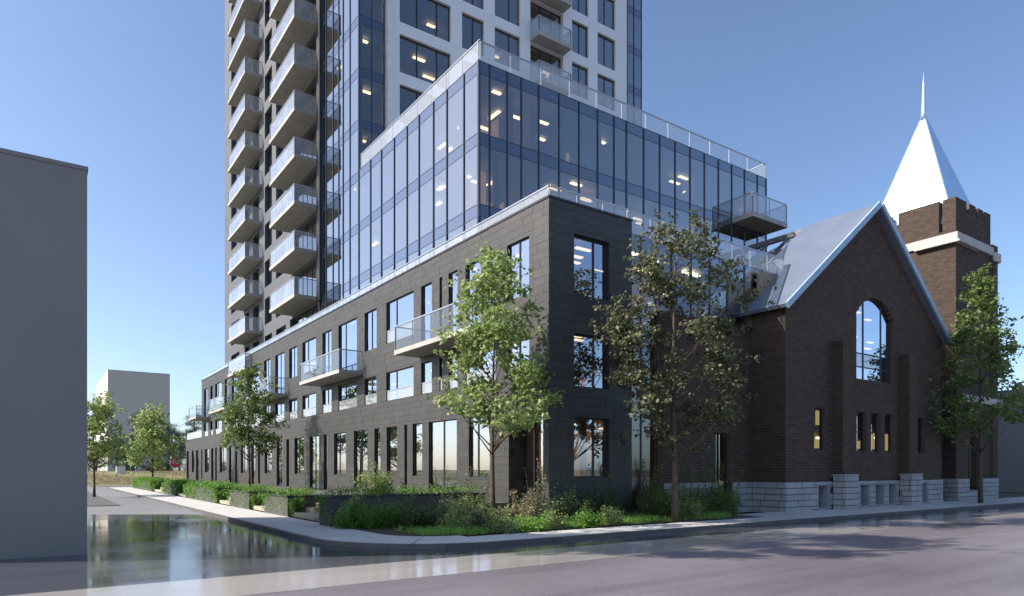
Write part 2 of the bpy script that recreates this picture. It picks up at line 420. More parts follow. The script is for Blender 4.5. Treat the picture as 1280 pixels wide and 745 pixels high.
while x < 70: slab(inset(x, x + 2, 14.0, 14.15, .006), kb, 'kerb_stone', -.04, .105, 'kerb'); x += 2
for i in range(4):
    a0 = math.pi + math.pi / 2 * i / 4 + .002; a1 = math.pi + math.pi / 2 * (i + 1) / 4 - .002
    slab(arc(RK, 4, a0, a1) + arc(RK - .15, 4, a0, a1)[::-1], kb, 'kerb_stone', -.04, .105, 'kerb')
bed = MB().prism(arc(RB - .01) + [(21.6, 16.0), (21.6, 18.4), (18.62, 18.4), (18.62, 18.44), (14.6, 18.44), (14.56, 20.8), (7.9, 20.8)], -.04, .115).build('planting_bed', 'soil', None, kind='structure')
MB().box(9.3, 14.55, 20.86, 88, -.04, .66).build('terrace', 'kerb', None, kind='structure')
sheet('left_verge', [rect(-9, 3.7, 41, 76)], .03, 'kerb')
bk = MB(); nx, ny = 60, 14
for j in range(ny + 1):
    for i in range(nx + 1):
        yy = 88.2 + j * 2.6; xx = -70 + i * 3.
        zz = .02 + 1.55 * min(1, max(0, (yy - 89) / 13)) ** .8 + .25 * math.sin(xx * .35 + j) * min(1, j / 3) * .6
        bk.v.append((xx, yy, zz))
for j in range(ny):
    for i in range(nx): a = j * (nx + 1) + i; bk.f.append((a, a + 1, a + nx + 2, a + nx + 1))
bk.build('grass_bank', 'dry', None, True, kind='structure')

# ------------------------------------------------------------------ stone building
def order(t): return (min(t), max(t))
SX, SY = 14.58, 18.46
FLs, FRs = LF(SX), RF(SY)
stone = thing('stone_building', 'long three-storey charcoal stone block with balconies, in front of the glass tower', 'building', (16.6, 48, 0))
rnd = random.Random(3)
G = [(22.21, 23.76, 'w'), (24.74, 27.22, 'd'), (27.87, 28.82, 'w'), (29.41, 29.69, 's'), (30.52, 31.71, 'w'), (32.49, 33.23, 'd'), (34.13, 36.03, 'd'),
     (37.22, 39.1, 'w'), (40.25, 40.87, 's'), (41.7, 43.46, 'd'), (44.61, 46.64, 'w'), (47.82, 48.46, 's'), (49.41, 50.82, 'd'), (52.07, 54.01, 'w'),
     (55.33, 55.9, 's'), (56.76, 57.95, 'd'), (59.29, 61.45, 'w'), (62.75, 63.45, 's'), (64.26, 65.79, 'd'), (66.84, 69.61, 'w'), (70.91, 71.63, 's'),
     (72.36, 73.49, 'd'), (74.64, 76.64, 'w'), (77.89, 78.52, 's'), (79.69, 81.39, 'd'), (82.31, 83.82, 'w'), (85.67, 87.0, 'd')]
U = [(19.61, 21.0), (21.81, 24.02), (24.67, 25.43), (26.0, 26.23), (26.94, 27.97), (28.73, 31.76), (32.95, 34.52), (35.6, 38.39), (39.53, 41.09), (42.26, 44.93),
     (46.05, 47.82), (48.95, 51.18), (52.43, 54.19), (55.42, 58.05), (59.31, 61.45), (62.67, 64.74), (65.88, 67.49), (68.75, 71.66), (72.73, 73.87), (75.03, 77.05)]
BALC = [(21.4, 28.1), (34.9, 41.5), (48.2, 54.8), (61.8, 68.1), (74.2, 78.2)]
def on_balc(a, b): return any(p - .1 < (a + b) / 2 < q + .1 for p, q in BALC)
holesL = [(18.8, 20.89, .0, 4.0)]; wins = []
for a, b, k_ in G:
    z0 = 1.6 if k_ == 'w' else .68
    holesL.append((a, b, z0, 4.05)); wins.append((a, b, z0, 4.05, {'w': (.62,), 'd': (.5,), 's': ()}[k_] if b - a > 1.25 else (), 0, 'door' if k_ == 'd' else 'window', 0))
for i, (a, b) in enumerate(U):
    d_ = (.66,) if b - a > 2.6 else (.5,) if b - a > 1.3 else ()
    if i != 3: holesL.append((a, b, 5.36, 6.81)); wins.append((a, b, 5.36, 6.81, d_, .5, 'window', 0))
    else: holesL.append((a, b, 5.36, 6.81)); wins.append((a, b, 5.36, 6.81, (), .5, 'window', 0))
    z0 = 7.3 if on_balc(a, b) else 8.27
    jul = .62 if i in (5, 9, 13, 17, 18) and z0 > 8 else 0
    holesL.append((a, b, z0, 10.35)); wins.append((a, b, z0, 10.35, d_, jul, 'balcony_door' if z0 < 8 else 'window', 0))
holesR = [(15.73, 17.44, 8.18, 10.33), (15.73, 17.44, 4.88, 6.78), (15.73, 17.44, 1.62, 3.78)]
wb = MB()
for (u0, u1, v0, v1) in ((SY + .03, 78.3, 0, 11.36), (78.3, 87.5, 0, 5.3)):
    for r in subtract(u0, u1, v0, v1, holesL): wb.fbox(FLs, r[0], r[1], r[2], r[3], -.34, -.035)
for r in subtract(SX + .345, 18.6, 0, 11.36, holesR): wb.fbox(FRs, *r, -.34, -.035)
wb.box(SX + .035, SX + .345, SY + .035, SY + .34, 0, 11.36)
wb.box(18.26, 18.6, SY + .342, 18.76, 0, 11.36)                          # return beside the glass link
wb.box(SX + .36, 24, 78.0, 78.29, 5.2, 11.36); wb.box(SX + .36, 24, 87.2, 87.49, 0, 5.25)
wb.box(SX + .35, 24, 78.35, 87.1, 5.0, 5.12)
wb.box(SX + .36, 15.33, 20.89, 21.2, 0, 4.1)                             # deep jamb of the corner entrance
wb.build('wall', 'joint', stone)
tilesL = courses(SY, 78.3, 0, 11.36, .30, (.45, .95), holesL, rnd) + courses(78.3, 87.5, 0, 5.3, .30, (.45, .95), holesL, rnd)
tilesR = courses(SX, 18.61, 0, 11.36, .30, (.45, .95), holesR, rnd)
lay(stone, [(FLs, tilesL), (FRs, tilesR), (RF(20.888), courses(SX + .04, 15.3, 0, 4.0, .30, (.5, .8), [], rnd))], 'stone_tile', 'stone_tiles', 'tile', .008, -.04, .004)
MB().box(SX - .03, 18.63, SY - .03, SY + .36, 11.362, 11.44).build('coping', 'cap', stone)
MB().box(SX - .03, SX + .36, SY + .362, 78.33, 11.362, 11.44).build('coping', 'cap', stone)
MB().box(SX - .03, SX + .36, 78.34, 87.53, 5.302, 5.36).build('coping', 'cap', stone)
for (a, b, c, d, dv, jl, nm, _) in wins:
    window(FLs, a, b, c, d, stone, -.11, dv, .04, 'window', jl, nm, rail=None)
for r in holesR: window(FRs, *r, stone, -.2, (.63,), .045)
# corner entrance: glazed screen set back, with its floor
FE = LF(15.33)
window(FE, 18.82, 20.88, .1, 3.98, stone, -.02, (.34, .72), .05, 'window', 0, 'entrance_screen')
for (a, z, b, h_, m_) in ((19.1, .5, .5, 2.8, 'ambient'), (19.9, .5, .35, 3.0, 'ambient'), (19.2, 2.5, .5, .1, 'glow'), (19.9, 2.9, .5, .1, 'glow'), (20.4, 1.5, .3, .1, 'glow')): fpiece('glow_patch', m_, FE, (a, a + b, z, z + h_), -1.2, -1.15, stone)  # tall amber panels paint the lit lobby glow; small strips are lamps
MB().box(SX + .02, 15.3, 18.8, 20.88, 0, .09).build('entrance_floor', 'slab', stone)
MB().box(SX + .36, 15.9, 18.8, 20.88, 4.0, 4.12).build('entrance_soffit', 'slab', stone)
for (a, b) in BALC: balcony(FLs, a, b, 7.28, 1.3, stone, .2, 1.05, 1.7, gm='clearguard')
# roof terrace rail, one glazed run per street
guardrail(LF(SX + .12), lrange(SY + .16, 78.2, 1.45), 11.44, 11.82, 0, stone)
guardrail(RF(SY + .12), lrange(SX + .16, 18.5, 1.45), 11.44, 11.82, 0, stone)
guardrail(LF(SX + .12), lrange(78.5, 87.4, 1.45), 5.36, 6.1, 0, stone)
# rooms behind the windows
ib = MB()
for z in (.36, 4.1, 7.0): ib.box(SX + .36, 15.3 if z == .36 else 20.4, 20.95 if z != .36 else 21.2, 77.9, z, z + (.3 if z == .36 else .24))
ib.box(15.4, 20.4, 21.0, 87.0, .36, .655)
for z in (4.1, 7.0): ib.box(SX + .36, 18.2, SY + .36, 20.94, z, z + .24)
ib.box(SX + .36, 18.25, SY + .36, 77.9, 10.75, 10.9); ib.box(18.27, 28, 18.95, 24.2, 10.75, 10.95)
ib.build('floor_slab', 'infloor', stone)
pb = MB(); pb.box(19.8, 20.2, 21.5, 86.5, .7, 10.7)
yy = 21.3
while yy < 86: pb.box(15.6 if yy < 77 else 15.0, 19.78, yy, yy + .12, .66, 10.7 if yy < 77 else 4.0); yy += 5.4
pb.build('interior_wall', 'inwall', stone)
for a, b, k_ in G:
    if k_ == 'w' and rnd.random() < .75: fpiece('blind', 'blind', FLs, (a + .06, b - .06, 4.0 - rnd.uniform(.5, 1.7), 4.0), -.36, -.345, stone)
    if rnd.random() < .6: fpiece('glow_patch', 'ambient', FLs, (a + .4, a + .9, 1., rnd.uniform(2, 3.4)), -1.3, -1.25, stone)  # added emissive patch for a lit room wall, no lamp there
strip_lights(stone, FLs, 20, 77, (4.08, 6.98, 10.7), 34, .8, 3.2, (.35, .8), rnd)
for (a, z, b, h_) in ((15.6, 1.7, .5, 1.6), (17.0, 1.8, .3, 1.2), (17.6, 5.0, .4, .5), (15.2, 8.4, .4, 1.2), (18.0, 2.0, .2, 1.5)): fpiece('glow_patch', 'ambient', FRs, (a, a + b, z, z + h_), -1.9, -1.84, stone)  # glowing panels added as the lit walls of the corner rooms
strip_lights(stone, FRs, 14.9, 18.6, (4.08, 6.98, 10.7), 4, .9, 2.4, (.5, .8), rnd)

# ------------------------------------------------------------------ glass building on its roof, with the glass link
GX, GY = 15.4, 24.3
FLg, FRg = LF(GX), RF(GY)
BANDS = [10.16, 13.2, 16.24, 19.28]
glass = thing('glass_building', 'blue glass-walled block with roof terrace, stepped back above the charcoal stone block', 'building', (25, 30, 0))
uL = [24.3, 25.5, 27.0, 28.27, 29.74, 31.05, 32.54, 34.14, 35.6, 37.27]
uR = [15.43, 15.96, 16.88, 17.64, 18.61, 19.79, 21.0, 22.18, 23.26, 24.11, 25.33, 26.51, 27.69, 28.88, 30.06, 31.26, 32.44, 33.62, 34.84, 35.7]
curtain_wall(FLg, uL, BANDS[1:], glass, .52)
curtain_wall(FRg, uR, BANDS[1:], glass, .52)
# lower storey seen over the terrace rail
for a, b in zip(uL, uL[1:]): pane('glass_pane', 'vision', FLg, a, b, 10.9, 12.68, 0, glass)
for a, b in zip(uR, uR[1:]): pane('glass_pane', 'vision', FRg, a, b, 10.96, 12.68, 0, glass)
for u in uL: fpiece('mullion', 'mullion', FLg, (u - .035, u + .035, 10.9, 12.66), -.08, .05, glass)
for u in uR: fpiece('mullion', 'mullion', FRg, (u - .035, u + .035, 10.96, 12.66), -.08, .05, glass)
MB().box(GX - .05, GX + .06, GY - .05, GY + .06, 10.96, 19.3).build('corner_post', 'mullion', glass)
MB().box(GX + .1, 35.69, GY + .1, 37.2, 19.0, 19.24).build('roof_slab', 'infloor', glass)
MB().box(35.68, 35.8, GY + .1, 37.2, 10.9, 19.2).build('end_wall', 'spandrel', glass)
guardrail(FLg, lrange(GY - .02, 37.2, 1.45), 19.3, 20.15, -.06, glass)
guardrail(FRg, lrange(GX + .02, 35.7, 1.7), 19.3, 20.15, -.06, glass)
guardrail(Frame((35.66, 0, 0), (0, 1, 0), (1, 0, 0)), lrange(GY + .05, 37.2, 1.7), 19.3, 20.15, 0, glass)
balcony(FRg, 32.44, 35.72, 16.2, 1.4, glass, .27, 1.05, 1.6)
ib = MB()
for z in (12.85, 15.9): ib.box(GX + .12, 35.6, GY + .12, 37.2, z, z + .3)
ib.build('floor_slab', 'infloor', glass)
pb = MB(); pb.box(20.6, 33, 29.4, 29.6, 10.96, 19.0); pb.box(20.6, 20.8, 29.6, 37.2, 10.96, 19.0)
for xx in (19.0, 23.2, 27.4, 31.4): pb.box(xx, xx + .12, 25.4, 29.4, 10.96, 19.0)
for yy in (27.5, 31.5, 35): pb.box(16.4, 20.6, yy, yy + .12, 10.96, 19.0)
pb.build('interior_wall', 'inwall', glass)
for i in range(22):
    a = rnd.uniform(15.8, 34.5); z = rnd.choice((13.22, 16.26)); fpiece('curtain', 'curtain', FRg, (a, a + rnd.uniform(.15, .5), z, z + 2.45), -.5, -.38, glass)
for i in range(5):
    a = rnd.uniform(25.8, 36); z = rnd.choice((13.22, 16.26)); fpiece('curtain', 'curtain', FLg, (a, a + rnd.uniform(.15, .4), z, z + 2.45), -.5, -.38, glass)
for i in range(34): a = rnd.uniform(15.8, 34.8); z = rnd.choice((10.9, 13.3, 13.3, 16.3)); d = -rnd.uniform(1.5, 3.8); fpiece('glow_patch', 'ambient', FRg, (a, a + rnd.uniform(.15, .6), z + .3, z + rnd.uniform(1., 2.3)), d - .05, d, glass)  # added amber glow strips, the look of lamp-lit walls behind glass
for i in range(10): a = rnd.uniform(25, 36); z = rnd.choice((13.3, 16.3)); d = -rnd.uniform(1.5, 3.8); fpiece('glow_patch', 'ambient', FLg, (a, a + rnd.uniform(.3, .6), z + .3, z + rnd.uniform(.6, 1.6)), d - .05, d, glass)  # likewise added glow for lit walls on the side street face
strip_lights(glass, FRg, 15.7, 35.5, (12.8, 15.85, 18.95), 12, .8, 4, (.4, .9), rnd)
strip_lights(glass, FLg, 25, 37, (12.8, 15.85, 18.95), 9, .8, 4, (.4, .9), rnd)
# glass link between the stone block and the church
FK = RF(18.8)
lk = thing('glass_link', 'lower glass link with terrace rail between stone block and church roof', 'building', (24, 20, 0))
uK = [18.64, 19.44, 20.3]
for z0, z1 in ((.2, 4.0), (4.3, 7.0), (7.3, 10.4)):
    for a, b in zip(uK, uK[1:]): pane('glass_pane', 'linkglass', FK, a, b, z0, z1, 0, lk)
uK2 = [20.3, 21.2, 22.4, 23.6, 24.8, 26.0, 27.3, 28.4]
for a, b in zip(uK2, uK2[1:]): pane('glass_pane', 'linkglass', FK, a, b, 8.25, 10.4, 0, lk)
for z0, z1 in ((4.0, 4.3), (7.0, 7.3)): pane('spandrel_panel', 'spandrel', FK, 18.64, 20.3, z0, z1, 0, lk)
for a, b in zip(uK + uK2[1:], (uK + uK2[1:])[1:]): pane('spandrel_panel', 'spandrel', FK, a, b, 10.4, 11.06, 0, lk)
for u in uK: fpiece('mullion', 'mullion', FK, (u - .03, u + .03, .2, 11.06), -.08, .04, lk)
for u in uK2[1:]: fpiece('mullion', 'mullion', FK, (u - .03, u + .03, 8.25, 11.06), -.08, .04, lk)
MB().box(18.64, 28.7, 18.9, 24.2, 10.96, 11.04).build('terrace_deck', 'slab', lk)
guardrail(RF(18.74), lrange(18.66, 28.95, 1.3), 11.06, 11.84, 0, lk)
guardrail(Frame((28.95, 0, 0), (0, 1, 0), (1, 0, 0)), lrange(18.8, 21.6, 1.4), 11.06, 11.84, 0, lk)
ib = MB()
for z in (.05, 4.02, 7.02): ib.box(18.66, 25.9 if z > 7 else 20.3, 18.95, 24, z, z + .22)
ib.build('floor_slab', 'infloor', lk)
pb = MB(); pb.box(18.65, 27.5, 23.4, 23.6, .3, 10.7); pb.box(22.6, 22.72, 20.6, 23.4, 7.3, 10.7); pb.build('interior_wall', 'inwall', lk)
for z, n_ in ((3.95, 3), (6.95, 2)):
    for i in range(n_): u = rnd.uniform(18.8, 19.6); d = -rnd.uniform(.8, 3.2); fpiece('ceiling_light', 'glow', FK, (u, u + .55, z - .35, z - .29), d - .1, d + .1, lk)
strip_lights(lk, FK, 18.8, 26.8, (10.7,), 14, .6, 3.8, (.5, .9), rnd)

# ------------------------------------------------------------------ tower
TX, TY = 15.4, 37.3
tower = thing('tower_block', 'tall apartment tower with stacked balconies and white window wall behind glass block', 'tower', (27, 54, 0))
FLt, FRt = LF(TX), RF(TY)
FLR = [10.2 + 3.04 * i for i in range(14)]; TOP = FLR[-1] + .6
# side street front: grey wall with windows and two balcony stacks, then curtain glass
TWL = [(65.4, 68.6), (61.9, 63.46), (58.69, 60.73), (54.94, 57.0), (51.3, 53.84)]
holes = []
for z in FLR[:-1]:
    for i, (a, b) in enumerate(TWL):
        holes.append((a, b, z + (.1 if i in (1, 2) else .5), z + 2.6))
    holes.append((44.3, 50.3, z + .05, z + 2.75))
wb = MB()
for r in subtract(43.95, 71.28, 10.2, TOP, holes): wb.fbox(FLt, *r, -.35, 0)
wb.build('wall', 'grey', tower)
for j, z in enumerate(FLR[:-1]):
    for i, (a, b) in enumerate(TWL): window(FLt, a, b, z + (.1 if i in (1, 2) else .5), z + 2.6, tower, -.26, (.5,) if b - a > 1.8 else (), .06)
    window(FLt, 44.3, 50.3, z + .05, z + 2.75, tower, -.3, (.16, .33, .5, .66, .83), .07, 'vision', 0, 'glazed_screen')
b1 = balcony(FLt, 44.2, 49.9, 13.4, 1.6, tower, .24, 1.05, 1.45); b2 = balcony(FLt, 57.9, 63.9, 10.36, 1.35, tower, .24, 1.05, 1.5)
for k_ in range(1, 11): dup(b1, tower, (0, 0, 3.04 * k_))
for k_ in range(1, 13): dup(b2, tower, (0, 0, 3.04 * k_))
MB().fbox(FLt, 43.35, 43.94, 13.0, TOP, -.5, .22).build('pier', 'cap', tower)
uT = [37.3, 38.64, 39.74, 40.46, 41.44, 42.66, 43.33]
curtain_wall(FLt, uT, [10.16 + 3.04 * i for i in range(14)], tower, .52)
# main road front: glass corner, white fin, white wall with windows, glass edge
FLRr = FLR[2:]
holes = []
COLS = [(18.0, 21.55, (.35, .74)), (22.38, 24.06, (.54,)), (24.9, 26.98, (.6,)), (31.58, 33.16, (.5,)), (34.05, 35.86, (.46,))]
for z in FLRr[:-1]:
    for a, b, _ in COLS: holes.append((a, b, z + .52, z + 2.84))
    holes.append((27.84, 30.75, z + .1, z + 2.84))
wb = MB()
for r in subtract(17.02, 37.08, 16.24, TOP, holes): wb.fbox(FRt, *r, -.35, 0)
wb.build('wall', 'white', tower)
for j, z in enumerate(FLRr[:-1]):
    for a, b, dv in COLS: window(FRt, a, b, z + .52, z + 2.84, tower, -.2, dv, .05, 'vision')
    window(FRt, 27.84, 30.75, z + .1, z + 2.84, tower, -.32, (.36, .7), .06, 'vision', 0, 'balcony_door')
    fpiece('ledge', 'slab', FRt, (27.84, 30.75, z + .02, z + .098), -.3, .02, tower)
b3 = balcony(FRt, 27.8, 30.72, 10.28 + 3.04 * 3, 1.0, tower, .24, 1.05, 1.4)
for k_ in range(1, 8): dup(b3, tower, (0, 0, 3.04 * k_))
fpiece('fin', 'fin', FRt, (17.06, 17.24, 16.3, TOP), .0, .45, tower)
bandsR = [16.24 + 3.04 * i for i in range(12)]
curtain_wall(FRt, [15.43, 16.2, 16.99], bandsR, tower, .52); curtain_wall(FRt, [37.1, 37.8, 38.63], bandsR, tower, .52)
MB().box(TX - .04, TX + .06, TY - .04, TY + .06, 16.3, TOP).build('corner_post', 'mullion', tower)
MB().box(38.6, 38.72, TY + .12, 71.2, 10, TOP).build('end_wall', 'white', tower)
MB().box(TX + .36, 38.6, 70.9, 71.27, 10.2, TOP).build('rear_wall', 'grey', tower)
ib = MB()
for z in FLR: ib.box(TX + .37, 38.5, TY + .37, 70.8, z - .3, z)
ib.build('floor_slab', 'infloor', tower)
pb = MB(); pb.box(20.4, 37.5, 42.0, 42.2, 10.3, TOP - .5); pb.box(20.4, 20.6, 42.2, 70.6, 10.3, TOP - .5)
for xx in (17.6, 21.9, 24.5, 27.4, 31.1, 33.6, 36.6): pb.box(xx, xx + .1, 38, 41.98, 16.3, TOP - .5)
for yy in (40.9, 44.0, 50.5, 54.4, 57.8, 61.3, 64.9): pb.box(16, 20.38, yy, yy + .1, 10.3, TOP - .5)
pb.build('interior_wall', 'inwall', tower)
for z in FLRr[:-2]:
    for a, b, _ in COLS:
        if rnd.random() < .55: c = rnd.uniform(a, b - .4); fpiece('curtain', 'curtain', FRt, (c, c + .4, z + .1, z + 2.7), -.55, -.45, tower)
    for q in range(6): u = rnd.uniform(17.8, 35.8); d = -rnd.uniform(.8, 3.6); fpiece('ceiling_light', 'glow', FRt, (u, u + rnd.uniform(.4, .9), z + 2.55, z + 2.61), d - .1, d + .1, tower)
    for q in range(5): a = rnd.uniform(17.8, 35.8); d = -rnd.uniform(1., 3.5); fpiece('glow_patch', 'ambient', FRt, (a, a + rnd.uniform(.2, .6), z + .6, z + rnd.uniform(1.2, 2.3)), d - .05, d, tower)  # last row: glowing patches added for lit walls of the tower rooms
    u = rnd.uniform(15.5, 16.2); fpiece('ceiling_light', 'glow', FRt, (u, u + .6, z + 2.5, z + 2.56), -1.6, -1.4, tower)
    fpiece('curtain', 'curtain', FRt, (15.6, 15.85, z + .1, z + 2.6), -.9, -.5, tower)
for z in FLR[:-1]:
    for q in range(5): u = rnd.uniform(38, 68); d = -rnd.uniform(.7, 2.5); fpiece('ceiling_light', 'glow', FLt, (u, u + rnd.uniform(.4, .9), z + 2.5, z + 2.56), d - .1, d + .1, tower)

# ------------------------------------------------------------------ church hall
HX0, HX1, HY, HXC, ZE, ZA = 26.06, 40.74, 16.8, 33.4, 8.85, 14.62
FH = RF(HY); FHL = LF(HX0)
church = thing('church_hall', 'dark brown brick church hall with steep gable, arched window and pale stone base', 'church', (HXC, HY, 0))
rb = random.Random(11)
WB = [(28.25, 29.15, 2.78, 4.64), (31.82, 32.72, 2.78, 4.66), (33.17, 34.1, 2.78, 4.66), (34.52, 35.43, 2.78, 4.66), (37.89, 38.76, 2.78, 4.62)]
WF = [(28.44, 29.35, .14, 1.2), (32.04, 32.92, .14, 1.2), (33.43, 34.34, .14, 1.2), (34.73, 35.63, .14, 1.2), (38.03, 38.91, .14, 1.2)]
AX0, AX1, AZ0, AZS, AZT = 31.82, 35.4, 6.2, 9.35, 10.25
BT = [(29.7, 30.62), (35.95, 36.85)]
def arch_z(u, x0=AX0, x1=AX1, zs=AZS, zt=AZT):
    c = (x0 + x1) / 2; h = (x1 - x0) / 2; rise = zt - zs; R_ = (h * h + rise * rise) / (2 * rise)
    return zs + math.sqrt(max(0, R_ * R_ - (u - c) ** 2)) - (R_ - rise)
def gable_z(u): return ZE + (ZA - ZE) * (1 - abs(u - HXC) / (HXC - HX0 + .3))
archsteps = []
n_ = 16
for i in range(n_):
    a = AX0 + (AX1 - AX0) * i / n_; b = AX0 + (AX1 - AX0) * (i + 1) / n_; archsteps.append((a, b, AZS - .01, arch_z((a + b) / 2)))
holesG = WB + [(AX0, AX1, AZ0, AZS)] + archsteps
hw = MB()
for r in subtract(HX0 + .012, HX1 - .012, 1.37, ZE - .1, WB + [(AX0, AX1, AZ0, ZE)]): hw.fbox(FH, *r, -.30, -.012)
# gable triangle over the eaves line, in thin lifts, round the arch
z = ZE - .1
while z < ZA - .15:
    zt = min(z + .12, ZA); zm = zt
    half = (HXC - HX0 + .3) * (1 - (zm - ZE) / (ZA - ZE)); a, b = max(HX0 + .012, HXC - half), min(HX1 - .012, HXC + half)
    if b - a > .1:
        for r in subtract(a, b, z, zt, [(AX0, AX1, z - 1, AZS)] + archsteps if z < AZT else []): hw.fbox(FH, *r, -.30, -.012)
    z = zt
hw.box(HX0 + .012, HX0 + .6, HY + .305, 20.2, 1.37, 8.9); hw.box(HX1 - .6, HX1 - .012, HY + .305, 20.2, 1.37, 8.9)
hw.box(HX0 + .62, HX1 - .62, 19.9, 20.2, 0, 11.0)
hw.box(HX0 - .2, HX0 + .01, 18.46 + .012, 18.9, 1.37, 8.1)
hw.box(HX1 + .0, 44.1, 19.6, 20.0, 0, 8.0)
for a, b in BT: hw.fbox(FH, a + .012, b - .012, 1.6, 7.72, 0.0, .488)
hw.build('wall', 'mortar', church)
gb = courses(HX0, HX1, 1.37, ZA - .1, .125, (.335, .335), holesG, rb, .1675)
def keepg(F, r): return F is not FH or max(r[3] < gable_z(r[0]) + .05, 0) and r[3] < gable_z(r[1]) + .05
FW = RF(18.46)
wingholes = [(23.6, 24.6, .1, 3.48), (23.6, 24.55, 5.2, 6.6)]
wingbricks = courses(20.3, HX0, 1.37, 8.1, .125, (.335, .335), wingholes, rb, .1675)
sideb = courses(HY, 18.46, 1.37, 8.86, .125, (.335, .335), [], rb, .1675)
FB = RF(HY - .5); bb = []; sd = []
for a, b in BT:
    bb += courses(a, b, 1.62, 7.72, .125, (.335, .335), [], rb, .1675); sd.append((LF(a), courses(HY - .5, HY - .01, 1.62, 7.72, .125, (.335, .335), [], rb, .1675)))
lay(church, [(FH, [r for r in gb if not any(a < (r[0] + r[1]) / 2 < b and r[2] < 7.7 for a, b in BT)]), (FHL, sideb), (FW, wingbricks), (FB, bb)] + sd, 'brick', 'brickwork', 'brick', .02, -.03, .003, 300, keepg)
# soldier bricks over the arched window
n_ = 22
for i in range(n_):
    t0 = i / n_; t1 = (i + 1) / n_ - .006
    a, b = AX0 - .02 + (AX1 - AX0 + .04) * t0, AX0 - .02 + (AX1 - AX0 + .04) * t1
    za, zb = arch_z(min(max(a, AX0), AX1)), arch_z(min(max(b, AX0), AX1)); c = (AX0 + AX1) / 2
    ka = (a - c) * .075; kc = (b - c) * .075
    MB().fprism(FH, [(a, za), (b, zb), (b + kc, zb + .24), (a + ka, za + .24)], -.05, .012).build('arch_brick', 'brick', church, recalc=True)
# wing beside the link
ww = MB()
for r in subtract(20.31, HX0 - .21, 1.37, 8.1, wingholes): ww.fbox(FW, *r, -.4, -.012)
ww.build('wing_wall', 'mortar', church)
MB().fbox(FW, 20.28, HX0 - .01, 8.102, 8.2, -.42, .03).build('wing_coping', 'cap', church)
window(FW, 23.6, 24.6, .2, 3.48, church, -.3, (.5,), .05, 'linkglass', 0, 'door')
window(FW, 23.6, 24.55, 5.2, 6.6, church, -.3, (.5,), .05, 'linkglass')
# pale stone foundation, block by block
fh = WF
blocks = courses(HX0 - .06, HX1 + .02, .02, 1.37, .27, (.5, .95), fh, rb)
blockw = courses(20.32, HX0 - .07, .02, 1.37, .27, (.5, .95), [(23.6, 24.6, 0, 2)], rb)
blocks_side = courses(HY - .08, 18.38, .02, 1.37, .27, (.5, .95), [], rb)
F1 = RF(HY - .08); F2 = RF(18.38); F3 = LF(HX0 - .08); F4 = RF(HY - .68)
fb = MB()
for r in subtract(HX0 - .04, HX1, 0, 1.36, fh): fb.fbox(F1, *r, -.62, -.03)
for r in subtract(20.33, HX0 - .1, 0, 1.36, [(23.6, 24.6, 0, 2)]): fb.fbox(F2, *r, -.4, -.03)
fb.box(HX0 - .05, HX0 + .3, HY + .56, 18.4, 0, 1.36)
pedb = []; psd = []
for a, b in BT:
    fb.box(a - .08, b + .08, HY - .65, HY - .12, 0, 1.6)
    pedb += [r for r in courses(a - .11, b + .11, .02, 1.62, .27, (.5, .7), [], rb)]; psd.append((LF(a - .11), courses(HY - .68, HY - .09, .02, 1.62, .27, (.4, .6), [], rb)))
fb.build('foundation', 'blockjoint', church)
lay(church, [(F1, [r for r in blocks if not any(a < (r[0] + r[1]) / 2 < b for a, b in BT)]), (F2, blockw), (F3, blocks_side), (F4, pedb)] + psd, 'foundation_stone', 'foundation_stones', 'block', .032, -.06, .012)
for a, b in BT: MB().box(a - .12, b + .12, HY - .69, HY - .02, 1.622, 1.69).build('pedestal_cap', 'block', church)
for i, r in enumerate(WB):
    window(FH, r[0], r[1], r[2], r[3], church, -.22, (), .04, 'linkglass', 0, 'window', rail=3.72)
for r in WF:
    window(F1, r[0] + .05, r[1] - .05, r[2] + .05, r[3] - .03, church, -.5, (), .04, 'linkglass')
    for q in ((r[0], r[0] + .048, r[2] + .05, r[3] - .03), (r[1] - .048, r[1], r[2] + .05, r[3] - .03), (r[0], r[1], r[2], r[2] + .048), (r[0], r[1], r[3] - .028, r[3])): fpiece('window_jamb', 'block', F1, q, -.47, -.02, church)
# arched window: frame bars, panes and arched head
ab = MB(); d = -.2
ab.fbox(FH, AX0, AX0 + .07, AZ0, AZS, d - .05, d + .03); ab.fbox(FH, AX1 - .07, AX1, AZ0, AZS, d - .05, d + .03); ab.fbox(FH, AX0 + .07, AX1 - .07, AZ0, AZ0 + .07, d - .05, d + .028)
mus = [AX0 + .07, AX0 + .95, AX0 + 2.65, AX1 - .07]
for u in mus[1:3]: ab.fbox(FH, u - .045, u + .045, AZ0 + .07, arch_z(u) - .02, d - .05, d + .026)
for zz in (6.85, 7.5): ab.fbox(FH, AX0 + .07, AX1 - .07, zz - .03, zz + .03, d - .05, d + .02)
n_ = 20
for i in range(n_):
    a = AX0 + (AX1 - AX0) * i / n_; b = AX0 + (AX1 - AX0) * (i + 1) / n_
    ab.fprism(FH, [(a, arch_z(a) - .08), (b, arch_z(b) - .08), (b, arch_z(b) + .02), (a, arch_z(a) + .02)], d - .05, d + .022)
aw = ab.build('arched_window', 'frame', church, recalc=True)
for i in range(3):
    a, b = mus[i] + (.045 if i else 0), mus[i + 1] - (.045 if i < 2 else 0)
    pane('pane', 'window', FH, a, b, AZ0 + .07, 6.82, d, aw); pane('spandrel_panel', 'spandrel', FH, a, b, 6.88, 7.47, d, aw)
    st = [(a, 7.53), (b, 7.53)] + [(b + (a - b) * t / 6, arch_z(b + (a - b) * t / 6) - .075) for t in range(7)]
    MB().fprism(FH, st, d - .02, d).build('pane', 'window', aw, recalc=True)
